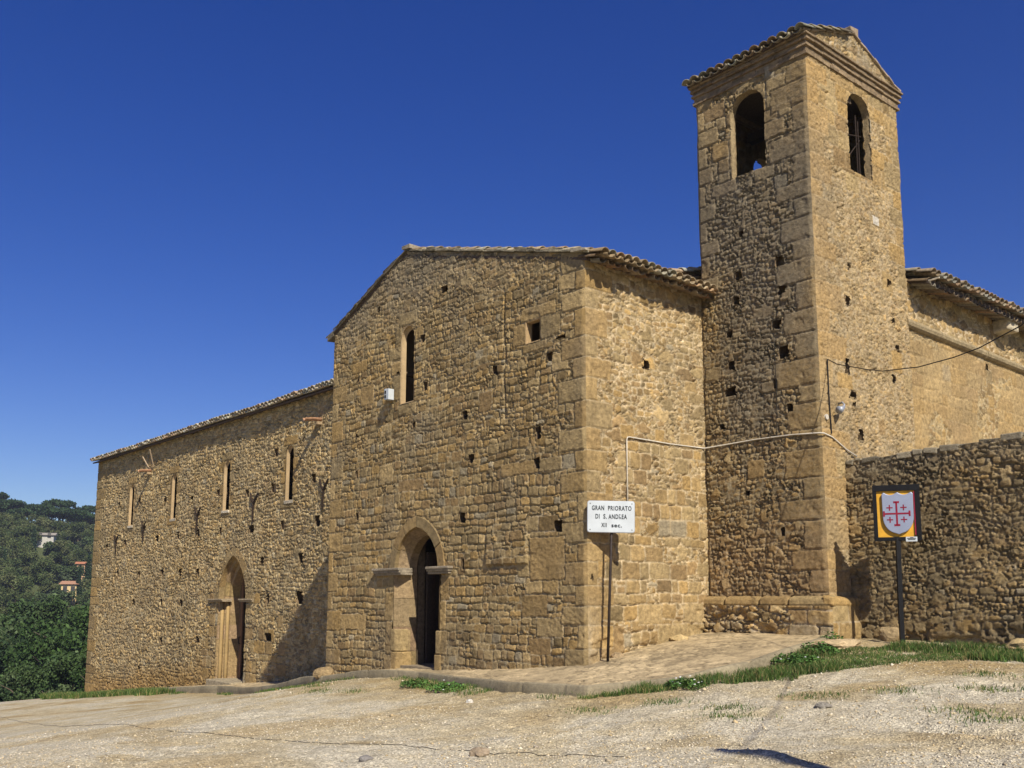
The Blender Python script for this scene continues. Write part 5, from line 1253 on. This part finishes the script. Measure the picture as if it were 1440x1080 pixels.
# ================================================================== valley, hill, trees and far houses
random.seed(21)
def crown(blobs, n, leaf, seed, cols, flat=0.):
    """leaf clumps scattered through the outer part of several lumps"""
    rg = np.random.RandomState(seed); V = []; C = []
    vol = np.array([b[3]*b[4]*b[5] for b in blobs])**.7; vol /= vol.sum()
    for (cx, cy, cz, rx, ry, rz), p in zip(blobs, vol):
        k = int(n*p)+8; d = rg.normal(0, 1, (k, 3)); d /= np.linalg.norm(d, axis=1)[:, None]
        lump = .78+.5*fbm(d[:, 0]*2.2+cx, d[:, 1]*2.2+d[:, 2]*2.2+cz, seed+3, 3)
        r = (rg.rand(k)**.42)*lump
        P = np.array((cx, cy, cz))+d*r[:, None]*np.array((rx, ry, rz))
        hole = fbm(P[:, 0]*1.1/leaf*.22, (P[:, 1]+P[:, 2]*1.3)*1.1/leaf*.22, seed+5, 2)
        P = P[hole < .66]; k = len(P)
        t1 = rg.normal(0, 1, (k, 3)); t1 /= np.linalg.norm(t1, axis=1)[:, None]
        t2 = np.cross(t1, rg.normal(0, 1, (k, 3))); t2 /= np.linalg.norm(t2, axis=1)[:, None]
        s = leaf*(.5+.9*rg.rand(k))[:, None]; sq = s*(.45+.3*rg.rand(k))[:, None]
        V.append(np.stack([P-t1*s, P-t2*sq, P+t1*s, P+t2*sq], 1).reshape(-1, 3))
        clump = rg.randint(0, len(cols)); mix = np.where(rg.rand(k) < .75, clump, rg.randint(0, len(cols), k))
        C.append(np.repeat(np.array(cols)[mix]*(.75+.5*rg.rand(k, 1)), 4, 0))
    V = np.vstack(V); return V, np.arange(len(V)).reshape(-1, 4), np.vstack(C)
BARK = tint_mat('bark', .95, .3, 6.)
def make_tree(kind, seed):
    rg = random.Random(seed); mb = MB(); bl = []
    if kind == 'umbrella_pine':
        h = 8.5; mb.tube([(0, 0, -1), (.15, .1, 3), (.1, .3, 6.2), (.2, .2, 7.6)], .32, 8, (.12, .08, .05), r2=.14)
        for k in range(7):
            a = k*.9+rg.random(); mb.tube([(.1, .3, 5.6+.25*k), (math.cos(a)*1.6, math.sin(a)*1.6, 7.2), (math.cos(a)*3.0, math.sin(a)*3.0, 8.0)], .12, 5, (.12, .08, .05), r2=.04)
        for k in range(15):
            a = rg.random()*6.28; r = 3.6*math.sqrt(rg.random()); bl.append((r*math.cos(a), r*math.sin(a), 8.3+.5*rg.random()-.05*r*r*.6, 1.3+.5*rg.random(), 1.3+.5*rg.random(), .75))
        cols = [(.026, .050, .016), (.032, .060, .018), (.02, .04, .014)]; return mb, crown(bl, 5200, .26, seed, cols)
    if kind == 'cypress':
        mb.tube([(0, 0, -1), (0, 0, 4), (0, 0, 8)], .2, 6, (.1, .07, .05), r2=.05)
        for k in range(11): bl.append((rg.uniform(-.15, .15), rg.uniform(-.15, .15), 1+.8*k, .95*(1-abs(k-3.2)/10), .95*(1-abs(k-3.2)/10), .85))
        return mb, crown(bl, 3200, .2, seed, [(.02, .042, .016), (.026, .05, .018)])
    if kind == 'round_tree':
        mb.tube([(0, 0, -1.5), (.1, 0, 2), (0, .2, 4.5)], .3, 7, (.11, .08, .05), r2=.12)
        for k in range(6):
            a = k*1.05; mb.tube([(0, .1, 2.2+.3*k), (math.cos(a)*1.5, math.sin(a)*1.5, 4.4+.2*k)], .1, 5, (.11, .08, .05), r2=.03)
        for k in range(13):
            a = rg.random()*6.28; r = 2.3*math.sqrt(rg.random()); bl.append((r*math.cos(a), r*math.sin(a), 2.2+4.4*rg.random(), 1.25+.6*rg.random(), 1.25+.6*rg.random(), 1.0+.4*rg.random()))
        return mb, crown(bl, 6000, .23, seed, [(.06, .085, .024), (.085, .105, .034), (.048, .07, .02), (.10, .11, .042)])
    if kind == 'valley_tree':
        mb.tube([(0, 0, -3), (.2, 0, 2), (0, .2, 5.5), (.1, .2, 8)], .34, 8, (.11, .085, .06), r2=.1)
        for k in range(9):
            a = k*1.3; mb.tube([(0, .1, 2.0+.55*k), (math.cos(a)*1.6, math.sin(a)*1.6, 3.6+.55*k), (math.cos(a)*2.6, math.sin(a)*2.6, 5.2+.4*k)], .11, 5, (.11, .085, .06), r2=.03)
        for k in range(30):
            a = rg.random()*6.28; z = rg.random(); r = (3.0-1.3*z)*math.sqrt(rg.random()); bl.append((r*math.cos(a), r*math.sin(a), .6+9.0*z, .9+.7*rg.random(), .9+.7*rg.random(), .75+.45*rg.random()))
        return mb, crown(bl, 15000, .15, seed, [[(.03, .060, .013), (.04, .076, .016), (.024, .048, .012), (.046, .078, .022)], [(.045, .078, .022), (.06, .095, .03), (.036, .064, .02), (.07, .10, .04)], [(.026, .05, .016), (.034, .06, .02), (.02, .04, .013), (.05, .07, .025)]][seed % 3] if True else [(.03, .060, .013), (.04, .076, .016), (.024, .048, .012), (.046, .078, .022)])
    if kind == 'bush':
        for k in range(4): mb.tube([(0, 0, -.6), (rg.uniform(-.8, .8), rg.uniform(-.8, .8), 1.4)], .06, 5, (.1, .08, .05), r2=.02)
        for k in range(8): bl.append((rg.uniform(-1.3, 1.3), rg.uniform(-1.3, 1.3), .4+1.3*rg.random(), 1.0, 1.0, .8))
        return mb, crown(bl, 2600, .2, seed, [(.05, .075, .026), (.06, .08, .035), (.042, .066, .022)])
PROTO = {}
def plant(kind, x, y, s, label, group, var=0, cat='tree', dz=0):
    key = (kind, var)
    z = float(terrain(np.array(x), np.array(y)))+dz
    root = empty(kind, (x, y, z), label, cat, group); root.rotation_euler = (0, 0, random.uniform(0, 6.28))
    root.scale = (s*random.uniform(.9, 1.12), s*random.uniform(.9, 1.12), s*random.uniform(.92, 1.1))
    if key not in PROTO:
        mb, (v, f, c) = make_tree(kind, 300+var*7+len(kind))
        a = mb.build('trunk' if kind != 'bush' else 'stems', BARK, None); q = mesh_np('crown', v, f, LEAF, None, c)
        PROTO[key] = (a, q); a.parent = root; q.parent = root
    else:
        for src in PROTO[key]:
            d = src.copy(); S.collection.objects.link(d); d.parent = root; d.matrix_parent_inverse = Matrix.Identity(4)
    return root
VG = 'leafy trees filling the valley below the church'
VL = 'dense dark green broadleaf tree in the valley mass left of the church'
for k, (x, y, s) in enumerate([(-66, 6.5, .78), (-69, 10.5, .95), (-67, 14.5, .98), (-75, 7.5, .98), (-77, 13, 1.12), (-74, 18.5, 1.0), (-84, 10.5, 1.2), (-86, 17, 1.25), (-83, 4, 1.05), (-63, 2.5, .72), (-72, 1, .85), (-60, 9.5, .74), (-61, 13.5, .78), (-94, 8, 1.3), (-96, 15, 1.35), (-95, 22, 1.35), (-88, 25, 1.2),
                          (-70, -6, .9), (-80, -4, 1.1), (-66, -13, .85), (-78, -14, 1.1), (-90, -6, 1.25), (-105, 12, 1.45), (-108, 20, 1.45), (-106, 28, 1.4), (-104, 0, 1.3), (-56, 6, .6), (-57, 2, .55), (-55.5, 10.5, .62)]):
    plant('valley_tree', x, y, s, VL, VG, k % 3)
HGp = 'umbrella pines along the hilltop'
def hill_spot(u, d):    # bearing from the yard in degrees west of north, distance
    return 12-d*math.sin(R(u)), -12+d*math.cos(R(u))
HOUSES = ((73.35, 252), (72.85, 274), (74.72, 306))
def blocks_house(u, d): return any(abs(u-a) < .42 and -4 < e-d < 34 for a, e in HOUSES)
for k in range(34):
    u = 71.0+.27*k+random.uniform(-.1, .1); d = (334 if k % 2 else 342)+random.uniform(-4, 4); x, y = hill_spot(u, d)
    if 72.95 < u < 73.15: continue
    plant('umbrella_pine', x, y, random.uniform(1.0, 1.3), 'dark umbrella pine with a flat crown on the skyline of the far hill', HGp, k % 2, dz=-2.6 if k % 3 else -1.2)
HS = 'round trees scattered over the far hillside'
rg = random.Random(4)
for k in range(150):
    u = rg.uniform(71, 78.2) if k < 130 else rg.uniform(78, 82); d = 205+130*rg.random()**.9 if k % 5 else rg.uniform(322, 333); x, y = hill_spot(u, d)
    if blocks_house(u, d): continue
    plant('round_tree', x, y, rg.uniform(.45, .95), 'grey green round tree on the slope of the far hill', HS, k % 3)
for k, (u, d, s) in enumerate([(73.0, 250, .9), (72.6, 262, 1.0), (74.15, 290, .7), (75.3, 296, .8), (76.6, 270, .8), (78.6, 270, .9)]):
    x, y = hill_spot(u, d); plant('cypress', x, y, s, 'slim dark cypress on the far hillside', 'cypresses on the far hillside', 0)
for k in range(70):
    u = rg.uniform(71.5, 79); d = rg.uniform(200, 330); x, y = hill_spot(u, d)
    if blocks_house(u, d): continue
    plant('bush', x, y, rg.uniform(.9, 1.8), 'low olive green bush on the slope of the far hill', 'bushes on the far hillside', k % 2, 'bush')
PLAST = tint_mat('plaster', .85, .12, 2.)
def house(u, d, w_, dp, h, rot, wc, rc, label, dz=0, wins=3):
    x, y = hill_spot(u, d); z = float(terrain(np.array(x), np.array(y)))+dz
    r = empty('far_house', (x, y, z), label, 'house'); r.rotation_euler = (0, 0, R(rot)); l0 = len(bpy.data.objects)
    mb = MB(); mb.box((-w_/2, -dp/2, -3), (w_/2, dp/2, h), wc); a = mb.build('wall', PLAST); a.parent = r
    mb = MB(); e = .5; v = [(-w_/2-e, -dp/2-e, h), (w_/2+e, -dp/2-e, h), (w_/2+e, dp/2+e, h), (-w_/2-e, dp/2+e, h), (-w_/2-e, 0, h+dp*.2), (w_/2+e, 0, h+dp*.2)]
    mb.add([(p[0], p[1], p[2]+.02) for p in v], [(0, 1, 5, 4), (2, 3, 4, 5), (0, 4, 3), (1, 2, 5), (0, 3, 2, 1)], rc); q = mb.build('roof', TILE); q.parent = r
    for k in range(wins):
        mb = MB(); xx = -w_/2+w_*(k+.5)/wins; mb.box((xx-.45, -dp/2-.06, h*.45), (xx+.45, -dp/2+.02, h*.45+1.3), (.05, .05, .05)); q = mb.build('window', WOOD); q.parent = r
    return r
house(73.35, 252, 3.4, 4, 3.2, 58, (.60, .45, .22), (.36, .20, .12), 'yellow house low on the far hillside beside a cypress', .6, 2)
house(72.85, 274, 2.6, 3, 3.4, 66, (.56, .36, .20), (.40, .17, .09), 'orange house with a red roof above the yellow house', .4, 1)
house(74.72, 306, 4.6, 4, 1.3, 64, (.44, .42, .37), (.28, .25, .21), 'low white house among the trees of the far hill', 1.6, 2)
house(76.3, 346, 4.5, 4, 4.5, 66, (.50, .32, .22), (.38, .15, .09), 'small red roofed house half hidden on the skyline of the far hill', 3.6, 2)

# ================================================================== thin air between the yard and the hill
hm = bpy.data.materials.new('air'); hm.use_nodes = True; t = hm.node_tree
for n in list(t.nodes):
    if n.type == 'BSDF_PRINCIPLED': t.nodes.remove(n)
pv = N(t, 'ShaderNodeVolumePrincipled'); pv.inputs['Color'].default_value = (.78, .86, 1, 1); pv.inputs['Density'].default_value = .0003; pv.inputs['Anisotropy'].default_value = .2
t.links.new(pv.outputs[0], t.nodes['Material Output'].inputs['Volume'])
zl = float(Z.min())-1; mb = MB(); mb.box((-960, -760, zl), (760, 960, 75)); o = mb.build('haze', hm); tag(o, kind='stuff')
